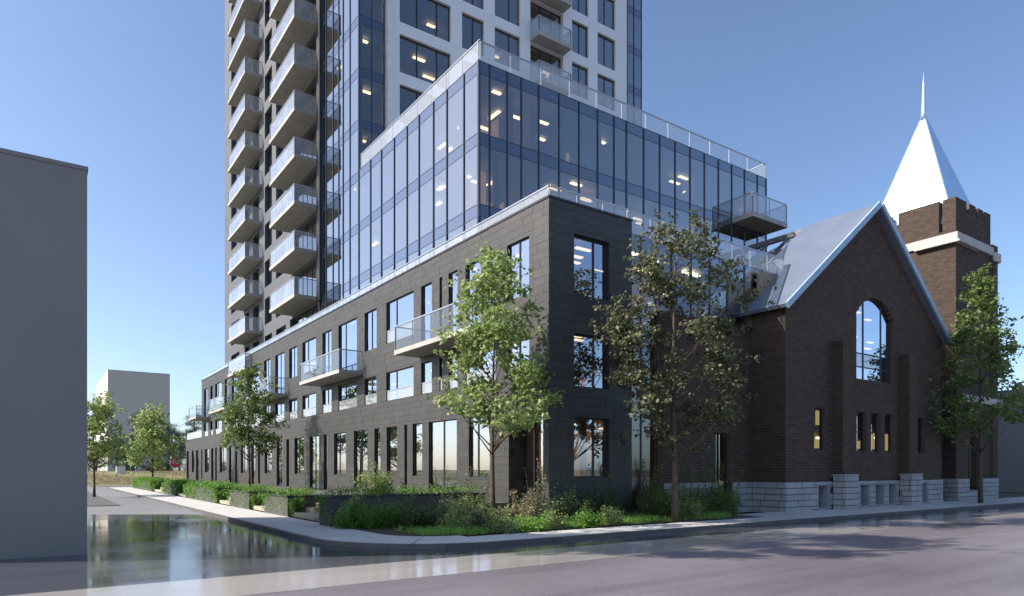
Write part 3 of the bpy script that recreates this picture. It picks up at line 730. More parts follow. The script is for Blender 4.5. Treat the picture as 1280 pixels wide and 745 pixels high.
hi = MB(); hi.box(HX0 + .7, HX1 - .7, 18.6, 18.7, 1.4, 10.9); hi.box(HX0 + .7, HX1 - .7, HY + .65, 18.6, 5.2, 5.4); hi.box(HX0 + .7, HX1 - .7, HY + .65, 18.6, 1.3, 1.45)
hi.build('interior_wall', 'inwall', church)
for (u, z, h_) in ((31.25, 2.95, .5), (31.35, 4.1, .7), (35.3, 3.0, .4), (36.75, 3.0, .8), (36.9, 3.6, .3), (38.15, 2.95, .9)): fpiece('glow_patch', 'glowsoft', FH, (u, u + .3, z, z + h_), -1.79, -1.7, church)  # emissive panels put in for the lit wall behind the narrow windows
for (u, z) in ((31.2, 3.4), (36.8, 3.55)): fpiece('glow_patch', 'glow', FH, (u, u + .4, z, z + .1), -1.68, -1.6, church)
for q in range(9): u = rb.uniform(AX0 - .5, AX1 + .3); zz = rb.uniform(7.7, 10.2); fpiece('ceiling_light', 'glow', FH, (u, u + .45, zz, zz + .05), -1.5, -1.3, church)
wi = MB(); wi.box(20.4, 25.8, 20.6, 20.7, .2, 7.9); wi.box(20.4, 25.8, 18.9, 20.6, 3.9, 4.1); wi.box(20.4, 25.8, 18.9, 20.6, .05, .19); wi.build('interior_wall', 'inwall', church)
for (u, z) in ((23.62, 6.0), (24.0, 5.7), (23.65, 2.9), (23.7, 6.35), (23.6, 1.9)): fpiece('glow_patch', 'glow', FW, (u, u + .55, z, z + .1), -1.2, -1.1, church)
# roof: two metal slopes with fascia boards on the gable
YO = HY - .42
def slope(x0, z0, x1, z1, y0, y1, th, mb):
    nrm = Vector((-(z1 - z0), 0, x1 - x0)).normalized() * th
    if nrm.z < 0: nrm = -nrm
    vs = []
    for yy in (y0, y1): vs += [(x0, yy, z0), (x1, yy, z1), (x1 + nrm.x, yy, z1 + nrm.z), (x0 + nrm.x, yy, z0 + nrm.z)]
    mb.add(vs, [(0, 1, 2, 3), (7, 6, 5, 4), (0, 4, 5, 1), (1, 5, 6, 2), (2, 6, 7, 3), (3, 7, 4, 0)])
XL, XRr = 25.72, 41.08
ro = church
for (x0, sgn) in ((XL, 1), (XRr, -1)):
    m_ = MB(); slope(x0, 8.72, HXC + .0, ZA + .02, YO + .1, 20.3, .16, m_); pl = m_.build('roof', 'roof', church, recalc=True)
    k_ = MB(); slope(x0 - sgn * .03, 8.66, HXC, ZA + .0, YO, YO + .098, .26, k_); k_.build('fascia', 'fascia', church, recalc=True)
    sm = MB()
    for i in range(1, 9):
        yy = YO + .1 + i * .45
        if yy < 20.2: slope(x0, 8.885, HXC + .0, ZA + .183, yy - .015, yy + .015, .02, sm)
    sm.build('roof_seam', 'roof', church, recalc=True)
# bare roof frame running on to the glass building
fr = thing('roof_frame', 'bare grey steel roof beams between church ridge and blue glass block', 'roof frame', (33, 22, 12))
MB().bar((33.4, 20.3, 14.55), (33.4, 24.2, 14.55), .22, .26).build('ridge_beam', 'steel', fr)
MB().bar((31.9, 20.3, 13.3), (31.9, 24.2, 13.3), .16, .22).build('purlin', 'steel', fr)
MB().bar((30.3, 20.3, 12.0), (30.3, 24.2, 12.0), .16, .22).build('purlin', 'steel', fr)
for yy in (21.3, 22.6, 23.9): MB().bar((33.3, yy, 14.38), (29.6, yy, 11.5), .1, .16).build('rafter', 'steel', fr)
MB().bar((33.4, 20.6, 14.4), (31.9, 22.4, 13.3), .07).build('brace', 'galv', fr); MB().bar((33.4, 23.2, 14.4), (31.9, 21.6, 13.3), .07).build('brace', 'galv', fr)

# ------------------------------------------------------------------ church tower
CX0, CX1, CY0, CY1 = 44.05, 49.0, 17.4, 23.1
ctower = thing('church_tower', 'square brown brick church tower with battlements and white needle spire', 'tower', (46.6, 20.2, 0))
FT = RF(CY0); FTL = LF(CX0)
AW = (45.6, 47.5, .66, 3.3, 3.98)
tst = []
for i in range(12):
    a = AW[0] + (AW[1] - AW[0]) * i / 12; b = AW[0] + (AW[1] - AW[0]) * (i + 1) / 12; tst.append((a, b, AW[3] - .01, arch_z((a + b) / 2, AW[0], AW[1], AW[3], AW[4])))
hT = [(AW[0], AW[1], AW[2], AW[3])] + tst
notchL = [(CY0 + 3.25, CY0 + 3.75, 17.2, 19), (CY0 + 5.0, CY0 + 5.45, 17.2, 19), (CY0 + .72, CY0 + .92, 16.0, 19)]
notchR = [(CX0 + 1.45, CX0 + 1.85, 17.2, 19), (CX0 + 2.75, CX0 + 3.1, 17.2, 19), (CX0 + 3.85, CX0 + 4.15, 17.2, 19)]
tw = MB()
for r in subtract(CX0 + .6, CX1 - .012, 0, 15.3, hT): tw.fbox(FT, *r, -.36, -.012)
tw.box(CX0 + .012, CX0 + .598, CY0 + .012, CY1, 0, 15.3); tw.box(CX1 - .6, CX1 - .013, CY0 + .61, CY1, 0, 15.3); tw.box(CX0 + .6, CX1 - .61, CY1 - .5, CY1 - .01, 0, 15.3)
for r in subtract(CX0 + .5, CX1 - .013, 15.3, 17.9, notchR): tw.fbox(FT, *r, -.5, -.012)
for r in subtract(CY0 + .012, CY1, 15.3, 17.9, notchL): tw.fbox(FTL, *r, -.5, -.012)
for r in subtract(CY0 + .51, CY1, 15.3, 17.9, [(19.5, 20, 17.2, 19), (21.3, 21.8, 17.2, 19)]): tw.box(CX1 - .5, CX1 - .013, r[0], r[1], r[2], r[3])
tw.box(CX0 + .5, CX1 - .5, CY1 - .5, CY1 - .013, 15.3, 17.9)
tw.box(CX0 + .5, CX1 - .5, CY0 + .5, CY1 - .5, 16.4, 16.6)
tw.box(CX1 - .01, CX1 + .79, CY0 - .1, CY0 + .9, 0, 16.0); tw.box(CX1 - .2, CX1 + .5, CY1 - .8, CY1 - .02, 0, 16.0)
tw.build('wall', 'mortar', ctower)
tr_ = courses(CX0, CX1, 1.37, 15.3, .125, (.335, .335), hT, rb, .1675) + courses(CX0, CX1, 15.8, 17.9, .125, (.335, .335), notchR, rb, .1675)
tl_ = courses(CY0, CY1, 1.37, 15.3, .125, (.335, .335), [], rb, .1675) + courses(CY0, CY1, 15.8, 17.9, .125, (.335, .335), notchL, rb, .1675)
tb_ = courses(CX1 - .02, CX1 + .8, 1.37, 16.0, .125, (.335, .335), [], rb, .1675)
lay(ctower, [(FT, tr_), (FTL, tl_), (RF(CY0 - .12), tb_)], 'brick', 'brickwork', 'brick', .02, -.03, .003)
MB().box(CX0 - .14, CX1 + .1, CY0 - .14, CY1 + .1, 15.3, 15.8).build('stone_band', 'bandstone', ctower)
MB().box(CX0 - .3, CX0 + 2.9, CY0 - .3, CY0 + 2.2, 15.18, 15.296).build('stone_band', 'bandstone', ctower)
MB().box(CX1 + .02, CX1 + .92, CY0 - .26, CY0 + 1.0, 14.95, 15.5).build('stone_band', 'bandstone', ctower)
MB().box(CX0 - .08, CX1 + .9, CY0 - .35, CY0 - .14, 5.9, 6.3).build('stone_ledge', 'bandstone', ctower)
tbl = courses(CX0 - .08, CX1 + .85, .02, 1.37, .27, (.5, .95), [(AW[0], AW[1], .66, 2)], rb)
tbs = courses(CY0 - .1, CY1, .02, 1.37, .27, (.5, .95), [], rb)
tf = MB()
for r in subtract(CX0 - .05, CX1 + .8, 0, 1.36, [(AW[0], AW[1], .66, 2)]): tf.fbox(RF(CY0 - .1), *r, -.09, -.03)
tf.box(CX0 - .05, CX0 + .02, CY0, CY1, 0, 1.36); tf.build('foundation', 'blockjoint', ctower)
lay(ctower, [(RF(CY0 - .14), tbl), (LF(CX0 - .1), tbs)], 'foundation_stone', 'foundation_stones', 'block', .032, -.06, .01)
ab = MB(); d = -.26
for a, b, c, e in ((AW[0], AW[0] + .06, AW[2], AW[3]), (AW[1] - .06, AW[1], AW[2], AW[3]), (AW[0] + .061, AW[1] - .061, AW[2], AW[2] + .06), (AW[0] + .061, AW[1] - .061, 3.2, 3.26), (AW[0] + .9, AW[0] + .96, AW[2] + .061, 3.198)): ab.fbox(FT, a, b, c, e, d - .04, d + .03)
tw_ = ab.build('arched_window', 'frame', ctower)
pane('pane', 'linkglass', FT, AW[0] + .06, AW[0] + .9, AW[2] + .06, 3.2, d, tw_); pane('pane', 'linkglass', FT, AW[0] + .96, AW[1] - .06, AW[2] + .06, 3.2, d, tw_)
MB().fprism(FT, [(AW[0], 3.26), (AW[1], 3.26)] + [(AW[1] + (AW[0] - AW[1]) * t / 8, arch_z(AW[1] + (AW[0] - AW[1]) * t / 8, *AW[:2], *AW[3:])) for t in range(9)], d - .02, d).build('pane', 'linkglass', tw_, recalc=True)
MB().box(CX0 + .7, CX1 - .7, 19.2, 19.3, .1, 4.5).build('interior_wall', 'inwall', ctower)
for z in (1.5, 2.3, 2.8): fpiece('glow_patch', 'glow', FT, (45.75, 45.9, z, z + .12), -.9, -.8, ctower)
fpiece('glow_patch', 'glow', FT, (46.2, 46.45, 1.0, 3.1), -1.75, -1.7, ctower)
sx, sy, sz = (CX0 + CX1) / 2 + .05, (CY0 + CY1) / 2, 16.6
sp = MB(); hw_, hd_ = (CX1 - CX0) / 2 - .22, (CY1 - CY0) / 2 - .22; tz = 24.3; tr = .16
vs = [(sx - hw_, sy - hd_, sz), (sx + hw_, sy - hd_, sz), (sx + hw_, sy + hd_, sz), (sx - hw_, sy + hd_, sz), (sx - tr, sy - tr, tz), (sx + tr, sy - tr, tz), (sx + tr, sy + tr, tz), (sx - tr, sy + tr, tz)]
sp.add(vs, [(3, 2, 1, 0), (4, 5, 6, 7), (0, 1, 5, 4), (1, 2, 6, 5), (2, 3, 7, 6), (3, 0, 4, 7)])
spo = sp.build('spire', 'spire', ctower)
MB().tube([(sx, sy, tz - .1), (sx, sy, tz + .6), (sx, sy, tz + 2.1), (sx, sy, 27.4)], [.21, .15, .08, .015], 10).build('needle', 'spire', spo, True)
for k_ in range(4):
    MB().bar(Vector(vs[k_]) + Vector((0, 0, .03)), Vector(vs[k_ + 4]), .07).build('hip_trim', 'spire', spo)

# ------------------------------------------------------------------ plain neighbours
def block_building(name, label, x0, x1, y0, y1, h, mat, trim):
    t = thing(name, label, 'building', ((x0 + x1) / 2, (y0 + y1) / 2, 0))
    MB().box(x0, x1, y0, y1, .0, h).build('wall', mat, t)
    b = MB()
    for q in (rect(x0 - .02, x1 + .02, y0 - .02, y0 + .25), rect(x0 - .02, x1 + .02, y1 - .25, y1 + .02), rect(x0 - .02, x0 + .25, y0 + .251, y1 - .251), rect(x1 - .25, x1 + .02, y0 + .251, y1 - .251)): b.prism(q, h + .002, h + .09)
    b.build('coping', trim, t)
    return t
block_building('blank_building', 'windowless slate grey block cut by the left edge of the view', -1.9, .96, 17.9, 29.3, 8.6, 'blank', 'blank')
block_building('far_building', 'plain pale grey slab block far behind the street trees', 13.2, 25.6, 174, 208, 24, 'tan', 'tan')
block_building('low_building', 'low blue grey building beyond the church tower at the right edge', 66, 84, 4, 46, 8.4, 'greyblue', 'greyblue')

# ------------------------------------------------------------------ plants
def leaves_mesh(P, size, rng, up=.35, aspect=.62, fold=.25, nrm=None):
    n_ = len(P); N = rng.normal(size=(n_, 3)); N[:, 2] = np.abs(N[:, 2]) * .8 + up
    if nrm is not None: N += nrm
    N /= np.linalg.norm(N, axis=1, keepdims=True)
    A = np.cross(N, rng.normal(size=(n_, 3))); A /= np.linalg.norm(A, axis=1, keepdims=True) + 1e-9; B = np.cross(N, A)
    s = (size * rng.uniform(.55, 1.25, n_))[:, None]
    v0 = P - A * s * .5; v2 = P + A * s * .5; mid = P - N * s * fold * .5
    v1 = mid + B * s * aspect * .5 + N * s * fold; v3 = mid - B * s * aspect * .5 + N * s * fold
    V = np.stack([v0, v1, v2, v3], 1).reshape(-1, 3)
    i = np.arange(n_)[:, None] * 4
    T = np.concatenate([i + np.array([[0, 1, 2]]), i + np.array([[0, 2, 3]])], 1).reshape(-1, 3)
    return V, T
def mesh_np(name, V, T, mat, parent, **tags):
    lo, hi = V.min(0), V.max(0); o_ = np.array([(lo[0] + hi[0]) / 2, (lo[1] + hi[1]) / 2, lo[2]]); V = (V - o_).astype(np.float32); T = T.astype(np.int32)
    me = bpy.data.meshes.new(name); me.vertices.add(len(V)); me.loops.add(T.size); me.polygons.add(len(T))
    me.vertices.foreach_set('co', V.ravel()); me.loops.foreach_set('vertex_index', T.ravel()); me.polygons.foreach_set('loop_start', np.arange(len(T), dtype=np.int32) * 3)
    me.update(calc_edges=True); me.materials.append(M[mat]); o = bpy.data.objects.new(name, me); link(o, o_, parent)
    return tag(o, **tags) if tags else o
def tree(name, label, loc, H, cb, rx, leaf, nleaf, size, seed, tr=.09, ncl=70, top=.7, sig=.34, rnd_=False, lean=(0, 0), squash=1., cat='tree', off=(0, 0), group=None, fork=None):
    rng = np.random.default_rng(seed); base = np.array([loc[0], loc[1], loc[2] if len(loc) > 2 else .1])
    t = thing(name, label, cat, base, group)
    tp = []; tn = 9
    for i in range(tn):
        f = i / (tn - 1); tp.append(base + np.array([lean[0] * f + .10 * math.sin(f * 5 + seed) * f, lean[1] * f + .08 * math.cos(f * 4 + seed) * f, f * H * .9]))
    tb = MB(); tb.tube(tp, [tr * (1.25 if i == 0 else 1) * (1 - .9 * (i / (tn - 1)) ** .85) + .006 for i in range(tn)], 8)
    def trunk_at(h):
        f = min(max(h / (H * .9), 0), .999) * (tn - 1); i = int(f); return tp[i] + (tp[i + 1] - tp[i]) * (f - i)
    tb.build('trunk', 'bark', t, True)
    C_, W_ = [], []; bb_ = MB()
    for i in range(ncl):
        f = (i + rng.random()) / ncl; h = cb + (H - cb) * f
        prof = (1 - f) ** top * min(1., f * 4.5 + .42) if not rnd_ else (math.sin(math.pi * (.14 + .82 * f)) ** .75)
        rr = rx * prof * math.sqrt(rng.uniform(.08, 1.15)); an = rng.uniform(0, 2 * math.pi) + i * 2.4
        ax = trunk_at(h); c = np.array([ax[0] + math.cos(an) * rr + off[0] * f, ax[1] + math.sin(an) * rr * squash + off[1], base[2] + h + rng.normal() * .12])
        C_.append(c); W_.append(.45 + prof)
        st = trunk_at(max(cb * .72, h - .25 - rr * .75))
        md = st + (c - st) * .55 + np.array([0, 0, -.10 * rr + .08])
        r0 = max(.012, tr * .34 * (1 - f * .8)); bb_.tube([st, md, c], [r0, r0 * .6, .006], 5)
    bb_.build('limbs', 'bark', t, True)
    C_ = np.array(C_); W_ = np.array(W_); pick = None
    sg = sig * rx / 2 * (.5 + .7 * rng.random((ncl, 1))) + .05
    nsub = nleaf // 13; sp_ = rng.choice(ncl, nsub, p=W_ / W_.sum())
    S_ = C_[sp_] + rng.normal(size=(nsub, 3)) * sg[sp_] * np.array([1, squash, .8])
    P = S_[rng.integers(0, nsub, nleaf)] + rng.normal(size=(nleaf, 3)) * size * np.array([.75, .75, .5])
    out = P - np.stack([np.full(nleaf, base[0]), np.full(nleaf, base[1]), P[:, 2]], 1)
    V, T = leaves_mesh(P, size, rng, aspect=.7, nrm=out * .2)
    mesh_np('crown', V, T, leaf, t); return t
tree('young_tree', 'young light green tree in front of the charcoal stone corner', (12.45, 18.75, .15), 8.85, 3.1, 2.25, 'leaf_light', 7200, .19, 4, .085, 58, .72, .25)
tree('spreading_tree', 'large dark olive tree in front of the glass link', (18.1, 15.9, .1), 10.1, 2.9, 2.85, 'leaf_olive', 12500, .155, 9, .12, 58, .42, .25, rnd_=True, squash=.72, off=(0, -.25))
tree('pavement_tree', 'bushy green tree on the pavement before the church tower', (41.6, 15.25, .1), 12.4, 3.8, 3.2, 'leaf_mid', 6200, .22, 15, .1, 52, .85, .25, squash=.75)
tree('terrace_tree', 'slender green tree midway along the stone front, sun on its top', (11.0, 44.2, .6), 7.6, 2.5, 2.2, 'leaf_mid', 4800, .2, 21, .08, 65, .6, .28)
tree('terrace_tree', 'full light green tree beside the far end of the planters', (8.5, 67, .1), 7.4, 2.2, 2.1, 'leaf_light', 4200, .26, 23, .09, 70, .6, .36)
tree('verge_tree', 'light green tree on the left verge, partly behind the slate block', (3.3, 54, .05), 6.6, 2.6, 2.1, 'leaf_light', 4200, .24, 27, .08, 70, .6, .36)
tree('tall_tree', 'tall street tree beside the slate block, outside the left edge of the view', (-4.5, 20.7, 0), 19.2, 12.4, 2.9, 'leaf_mid', 5200, .34, 41, .2, 46, .5, .28, rnd_=True)
def pine(label, x, y, H, seed, rx=2.6, group='pines beyond the grass bank'):
    rng = np.random.default_rng(seed); base = np.array([x, y, 1.3]); t = thing('pine_tree', label, 'tree', base, group)
    MB().tube([base, base + (.15, 0, H * .5), base + (-.1, .1, H)], [.2, .14, .03], 7).build('trunk', 'bark', t, True)
    P = []; lb = MB()
    for i in range(26):
        f = .28 + .72 * (i + rng.random()) / 26; h = f * H; r = rx * (1.05 - f) ** .6 * rng.uniform(.35, 1.1); an = rng.uniform(0, 6.28)
        c = base + np.array([math.cos(an) * r, math.sin(an) * r, h + .25]); lb.tube([base + (0, 0, h - .3), c], [.05, .015], 5)
        for q in range(3): cc = c + rng.normal(size=3) * (.35, .35, .14); P.append(cc + rng.normal(size=(60, 3)) * np.array([.38, .38, .18]))
    lb.build('limbs', 'bark', t, True)
    V, T = leaves_mesh(np.concatenate(P), .34, rng, aspect=.22, fold=.1); mesh_np('crown', V, T, 'leaf_pine', t)
pine('dark blue green pine standing in front of the far slab block', 13.6, 128, 9.4, 31, 2.9)
pine('short dark pine left of the tallest pine, before the slab block', 11.0, 127, 5.2, 32, 2.6)
pine('pine whose top shows past the right side of the slab block', 18.6, 128, 8.0, 33, 2.4)
pine('thin pine just left of the stone building end', 20.6, 130, 7.0, 34, 1.9)
pine('pine showing between far balcony and low terrace of the stone building', 23.0, 130, 10.0, 35, 2.4)
pine('squat pine behind the fence left of the light green tree', 8.2, 130, 4.6, 36, 2.4)
def shrub(name, label, x, y, z, h, r, leaf, n_, size, seed, group=None, spikes=0, cat='shrub', squash=1., aspect=.5):
    rng = np.random.default_rng(seed); t = thing(name, label, cat, (x, y, z), group); st = MB(); P = []
    ns = 14 + spikes
    for i in range(ns):
        an = rng.uniform(0, 6.28); sp_ = i < spikes
        rr = r * math.sqrt(rng.random()) * (.9 if not sp_ else .7); hh = h * (rng.uniform(1.15, 1.6) if sp_ else rng.uniform(.55, 1.0) * (1 - .35 * rr / r))
        a = np.array([x + math.cos(an) * rr * .4, y + math.sin(an) * rr * .4 * squash, z]); b = np.array([x + math.cos(an) * rr, y + math.sin(an) * rr * squash, z + hh])
        st.tube([a, (a + b) / 2 + (0, 0, .05), b], [.014, .01, .004], 4)
        k_ = int(n_ / ns * (.35 if sp_ else 1.1)); f = rng.uniform(.1 if not sp_ else .4, 1, (k_, 1)); P.append(a + (b - a) * f + rng.normal(size=(k_, 3)) * (.15 * r if not sp_ else .05))
    st.build('stems', 'bark', t)
    P = np.concatenate(P); P[:, 2] = np.maximum(P[:, 2], z + .02)
    V, T = leaves_mesh(P, size, rng, aspect=aspect); mesh_np('foliage', V, T, leaf, t); return t
for j, (x, r, zz, s) in enumerate(((4.5, 2.2, 1.6, 'low dark shrub behind the fence, leftmost'), (15.8, 2.6, 1.4, 'dark shrub at the foot of the slab block'), (17.3, 2.2, 1.5, 'dark shrub under the second pine'), (12.2, 2.4, 1.4, 'dark shrub under the tallest pine'), (22.0, 2.2, 1.2, 'dark shrub near the stone building end'))):
    shrub('bank_shrub', s, x, 122 + j, zz - .2, 2.6, r, 'leaf_pine', 1600, .3, 60 + j, 'shrubs on the grass bank')
# planters with their hedges, along the terrace
PL = [(7.6, 13.4, 20.75, 21.7, 1.0, 'long low stone planter wall at the street corner'), (7.9, 9.25, 26.1, 29.2, .84, 'stone planter second from the corner, by the steps'),
      (7.9, 9.25, 31.8, 35.4, .84, 'stone planter third from the corner'), (7.9, 9.25, 38.7, 47.5, .84, 'longest stone planter, fourth from the corner'),
      (7.9, 9.25, 51.4, 56.4, .84, 'stone planter fifth from the corner'), (7.9, 9.25, 62.8, 74.9, .84, 'last stone planter, at the far end of the pavement')]
for i, (x0, x1, y0, y1, h, lab) in enumerate(PL):
    t = thing('planter', lab, 'planter', ((x0 + x1) / 2, (y0 + y1) / 2, .1), 'stone planters along the pavement')
    b = MB(); w_ = .14
    for (a, c, e, g) in ((x0, x1, y0, y0 + w_), (x0, x1, y1 - w_, y1), (x0, x0 + w_, y0 + w_ + .002, y1 - w_ - .002), (x1 - w_, x1, y0 + w_ + .002, y1 - w_ - .002)): b.box(a, c, e, g, .0, h)
    b.build('wall', 'planter', t)
    b = MB()
    for (a, c, e, g) in ((x0 - .03, x1 + .03, y0 - .03, y0 + w_), (x0 - .03, x1 + .03, y1 - w_, y1 + .03), (x0 - .03, x0 + w_, y0 + w_ + .002, y1 - w_ - .002), (x1 - w_, x1 + .03, y0 + w_ + .002, y1 - w_ - .002)): b.box(a, c, e, g, h + .002, h + .06)
    b.build('coping', 'cap', t)
    MB().box(x0 + w_, x1 - w_, y0 + w_, y1 - w_, .1, h - .06).build('soil', 'soil', t)
    rng = np.random.default_rng(80 + i)
    n_ = int((420 if i else 330) * (y1 - y0 if i else 6)); P = rng.random((n_, 3)) * np.array([x1 - x0, y1 - y0, .18]) + np.array([x0, y0, h - .02])
    P[:, 2] += .1 * np.abs(np.sin(P[:, 1] * 2.3 + P[:, 0])) + rng.exponential(.05, n_)
    n2 = n_ // 4 if i else n_ // 6; f = rng.beta(.8, 1.2, n2); Q = np.stack([x0 - .05 - rng.random(n2) * .14, y0 + (y1 - y0) * (.5 + .5 * np.sin(rng.random(n2) * 9)) * .98, h + .1 - f * (h - .1)], 1)
    hd = thing('hedge', lab.replace('stone planter wall', 'hedge').replace('stone planter', 'hedge in the planter').replace('long low hedge', 'hedge in the low planter wall'), 'hedge', ((x0 + x1) / 2, (y0 + y1) / 2, h), 'hedges in the planters')
    V, T = leaves_mesh(np.concatenate([P, Q]), .085 if i < 3 else .13, rng, aspect=.45); mesh_np('foliage', V, T, 'leaf_hedge', hd)
    sm = MB()
    for q in range(int(8 * (y1 - y0)) if i else 40): xx = rng.uniform(x0 + .2, x1 - .2); yy = rng.uniform(y0 + .2, y1 - .2); sm.tube([(xx, yy, h - .07), (xx + rng.normal() * .05, yy + rng.normal() * .05, h + .22)], [.012, .005], 4)
    sm.build('stems', 'bark', hd)
    if i: shrub('shrub', ['', 'green shrub against the near end of the second planter', 'green shrub against the near end of the third planter', 'green shrub against the near end of the fourth planter', 'green shrub against the near end of the fifth planter', 'green shrub against the near end of the last planter'][i], x0 + .25, y0 - .22, .12, 1.0, .36, 'leaf_hedge', 1300, .09 if i < 3 else .13, 95 + i, 'shrubs against the planters')
for i, (ya, yb, lab) in enumerate(((22.9, 25.6, 'pale stone steps beside the corner planter'), (29.6, 31.4, 'stone steps between second and third planters'), (35.9, 38.2, 'stone steps between third and fourth planters'), (48.2, 50.8, 'stone steps between fourth and fifth planters'), (57.2, 62, 'stone steps before the last planter'))):
    t = thing('steps', lab, 'steps', (8.5, (ya + yb) / 2, .1), 'stone steps between the planters')
    for q in range(3): MB().box(8.0 + q * .42, 9.28, ya, yb, .12 + q * .17, .12 + (q + 1) * .17 - .004).build('step', 'step', t)
# planting at the corner
SH = [(7.9, 19.9, .75, .55, 'leaf_hedge', 1500, .085, 0, 'bright green shrub at left end of the corner wall'), (8.7, 19.4, .85, .6, 'leaf_hedge', 1600, .085, 1, 'upright green shrub in front of the corner wall, second from its left end'),
      (9.3, 18.1, .7, .6, 'leaf_dark', 1500, .085, 0, 'dark low shrub at the curve of the pavement'), (10.3, 18.4, .95, .65, 'leaf_grey', 1700, .08, 1, 'grey green shrub in the middle of the corner bed'),
      (11.0, 17.0, .75, .65, 'leaf_grey', 1700, .08, 0, 'low grey green shrub left of the straw grass'), (12.0, 16.7, .8, .55, 'straw', 1300, .09, 4, 'straw coloured dry shrub below the young tree'),
      (13.2, 17.4, 1.15, .65, 'leaf_grey', 1500, .085, 4, 'tall wispy shrub in front of the corner entrance'), (14.6, 17.5, 1.1, .75, 'leaf_dark', 2200, .085, 2, 'dark shrub below the lowest stone corner window, left one'),
      (16.3, 17.5, 1.2, .8, 'leaf_dark', 2200, .085, 3, 'dark shrub below the lowest stone corner window, right one'), (18.7, 17.5, 1.25, .85, 'leaf_mid', 2600, .085, 3, 'green shrub at the foot of the glass link'),
      (20.1, 17.3, 1.35, .9, 'leaf_mid', 2800, .085, 4, 'wide green shrub right of the large tree trunk'), (21.6, 17.2, 1.45, .9, 'leaf_mid', 2800, .085, 5, 'tall spiky green shrub before the church wing door'),
      (23.0, 17.5, 1.1, .8, 'leaf_mid', 2200, .085, 3, 'green shrub against the pale stone base, rightmost of the bed')]
SH += [(8.2, 20.2, 1.0, .5, 'leaf_light', 1300, .085, 3, 'wispy light shrub at the very left corner of the planter wall'), (10.0, 17.0, .7, .6, 'leaf_light', 1300, .085, 2, 'loose yellow green shrub behind the pavement curve'), (12.3, 19.6, 1.1, .6, 'leaf_mid', 1400, .085, 3, 'leafy shrub at the right end of the corner wall'), (11.9, 15.95, .45, .5, 'grass', 1000, .085, 0, 'bright grassy clump at the kerb below the young tree'),
       (9.7, 19.6, .9, .6, 'leaf_mid', 1500, .085, 2, 'green shrub in front of the corner wall, third from its left end'), (11.3, 19.3, 1.0, .65, 'leaf_grey', 1500, .085, 3, 'loose grey shrub in front of the corner wall near the young tree'),
       (12.9, 16.3, .55, .5, 'leaf_light', 1100, .085, 0, 'low yellow green clump at the front of the corner bed'), (14.2, 16.2, .5, .55, 'leaf_hedge', 1200, .08, 1, 'low bright green clump at the front edge below the stone corner'),
       (15.4, 16.4, .55, .5, 'leaf_light', 1100, .085, 0, 'low yellow green clump left of the large tree trunk'), (10.9, 15.9, .5, .5, 'leaf_light', 1000, .085, 1, 'small yellow green clump at the curve of the kerb'),
       (13.7, 18.0, 1.25, .5, 'straw', 800, .08, 6, 'tall straw coloured stalks beside the corner entrance'), (19.4, 16.6, .8, .6, 'leaf_light', 1400, .085, 2, 'light green shrub just right of the large tree trunk')]
for i, (x, y, h, r, lf, n_, s, sk, lab) in enumerate(SH): shrub('shrub', lab, x, y, .1, h * 1.1, r * 1.15, lf, int(n_ * 1.5), s * 1.05, 120 + i, 'shrubs in the corner bed', sk)
shrub('tall_shrub', 'tall light shrub on the terrace behind the corner wall', 11.6, 26.5, .66, 1.7, .85, 'leaf_light', 1500, .13, 150)
shrub('tall_shrub', 'wispy pale flowering shrub before the glazed stone front door', 12.6, 22.6, .66, .9, .5, 'straw', 500, .07, 151, None, 5)
shrub('tall_shrub', 'bright green low shrub above the corner wall', 11.2, 22.6, .66, .55, .8, 'leaf_hedge', 1700, .085, 152, None)
rng = np.random.default_rng(5); n_ = 30000
P = np.stack([rng.uniform(8.6, 21.5, n_), rng.uniform(15.5, 18.3, n_), np.full(n_, .11)], 1)
ang = np.hypot(P[:, 0] - CX, P[:, 1] - CY); ok = ((P[:, 0] > CX) & (P[:, 1] > 15.95 + .12 * np.sin(P[:, 0] * 3))) | ((P[:, 1] > CY) & (P[:, 0] > 8.0)) | (ang < 1.55)
dens = .5 + .5 * np.sin(P[:, 0] * 1.7 + 1) * np.cos(P[:, 1] * 2.1); ok &= rng.random(n_) < np.clip(1.7 * dens - .45, .04, 1)
P = P[ok]; n_ = len(P); hgt = rng.uniform(.05, .26, n_); an = rng.uniform(0, 6.28, n_); d1 = np.stack([np.cos(an), np.sin(an), np.zeros(n_)], 1)
tip = P + np.stack([rng.normal(0, .09, n_), rng.normal(0, .09, n_), hgt], 1)
V = np.stack([P - d1 * .014, P + d1 * .014, tip], 1).reshape(-1, 3); T = np.arange(n_ * 3).reshape(-1, 3)
mesh_np('grass', V, T, 'grass', None, kind='stuff')
n_ = 16000; P = np.stack([rng.uniform(-30, 40, n_), rng.uniform(89, 104, n_), np.zeros(n_)], 1); P[:, 2] = .02 + 1.5 * np.clip((P[:, 1] - 89) / 13, 0, 1) ** .8
tip = P + np.stack([rng.normal(0, .1, n_), rng.normal(0, .1, n_), rng.uniform(.1, .4, n_)], 1)
V = np.stack([P - (.03, 0, 0), P + (.03, 0, 0), tip], 1).reshape(-1, 3); mesh_np('dry_grass', V, np.arange(n_ * 3).reshape(-1, 3), 'straw', None, kind='stuff')

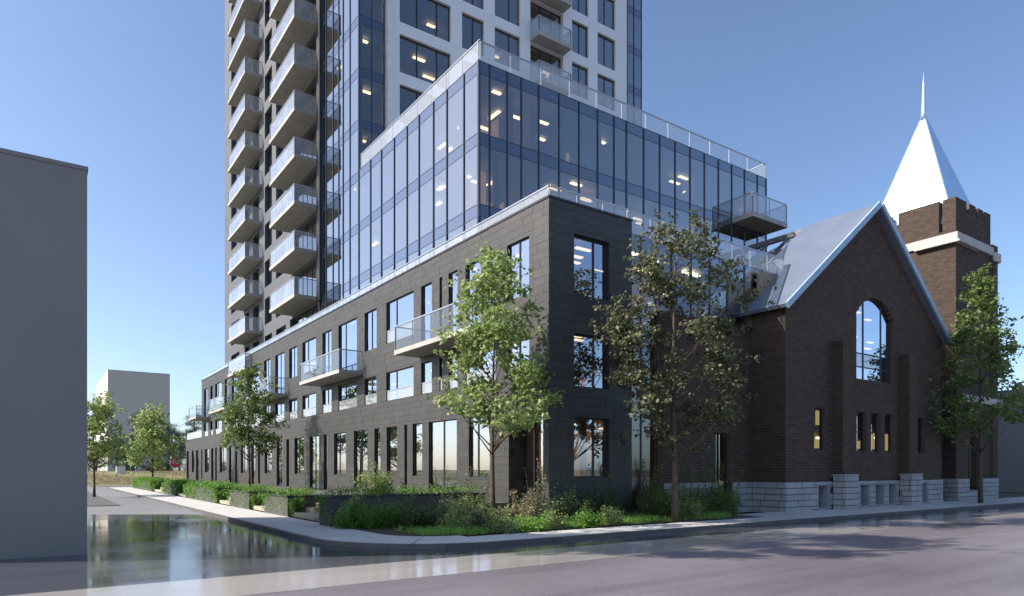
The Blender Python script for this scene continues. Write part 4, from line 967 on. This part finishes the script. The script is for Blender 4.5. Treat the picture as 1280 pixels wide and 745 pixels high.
# ------------------------------------------------------------------ small street things
def text_mesh(name, s, size, mat, M4, parent, ext=.004):
    cu = bpy.data.curves.new(name, 'FONT'); cu.body = s; cu.size = size; cu.align_x = 'CENTER'; cu.align_y = 'CENTER'; cu.extrude = ext; cu.offset = .012
    o = bpy.data.objects.new('tmp', cu); COL.objects.link(o); dg = bpy.context.evaluated_depsgraph_get()
    me = bpy.data.meshes.new_from_object(o.evaluated_get(dg)); bpy.data.objects.remove(o); me.materials.clear(); me.materials.append(M[mat])
    me.transform(M4.to_3x3().to_4x4()); q = bpy.data.objects.new(name, me); return link(q, M4.translation, parent)
sx_, sy_, sz_, sr = 13.72, 89.0, 2.8, .74
st = thing('stop_sign', 'red octagonal stop sign beside the far end of the stone building', 'stop sign', (sx_, sy_, .1))
MB().tube([(sx_, sy_ + .06, 0), (sx_, sy_ + .06, sz_ + .6)], [.05, .05], 8).build('pole', 'galv', st)
yaw = math.atan2(sx_, sy_); Fs = Frame((sx_, sy_, 0), (math.cos(yaw), -math.sin(yaw), 0), (-math.sin(yaw), -math.cos(yaw), 0))
oc = lambda r: [(r * math.cos(math.pi / 8 + k_ * math.pi / 4), sz_ + r * math.sin(math.pi / 8 + k_ * math.pi / 4)) for k_ in range(8)]
MB().fprism(Fs, oc(sr), -.02, 0).build('border', 'signwhite', st, recalc=True)
pl = MB().fprism(Fs, oc(sr * .93), .001, .012).build('plate', 'red', st, recalc=True)
R_ = Matrix(((Fs.u.x, 0, Fs.n.x), (Fs.u.y, 0, Fs.n.y), (0, 1, 0))).to_4x4(); R_.translation = Vector((sx_, sy_, sz_)) + Fs.n * .02
text_mesh('lettering', 'STOP', .62, 'signwhite', R_, pl)
sg = thing('street_sign', 'small pale street sign on a thin pole before the fence', 'sign', (10.6, 99, 1.2))
MB().tube([(10.6, 99, .9), (10.6, 99, 3.5)], [.05, .05], 7).build('pole', 'galv', sg); MB().box(9.95, 11.25, 98.92, 98.94, 3.2, 3.5).build('blade', 'galv', sg)
ub = thing('utility_box', 'pale utility cabinet on the dry bank before the fence', 'cabinet', (9.0, 100, 1.2))
MB().box(8.5, 9.5, 99.6, 100.3, 1.15, 2.3).build('cabinet', 'signwhite', ub); MB().box(8.45, 9.55, 99.55, 100.35, 2.302, 2.38).build('lid', 'galv', ub); MB().box(8.62, 8.98, 99.585, 99.598, 1.3, 2.15).build('door', 'signwhite', ub); MB().box(9.02, 9.38, 99.585, 99.598, 1.3, 2.15).build('door', 'signwhite', ub)
fn = thing('wire_fence', 'thin wire fence running along the top of the dry bank', 'fence', (5, 103, 1.5))
for i in range(24): MB().tube([(-26 + i * 2.6, 103, 1.2), (-26 + i * 2.6, 103, 3.0)], [.035, .03], 6).build('post', 'galv', fn)
wm = MB()
for k_ in range(6): wm.bar((-26, 103, 1.7 + k_ * .25), (33.8, 103, 1.7 + k_ * .25), .018)
for i in range(60): wm.bar((-26 + i, 103.01, 1.6), (-25.3 + i, 103.01, 2.95), .014)
wm.build('wire_mesh', 'galv', fn)
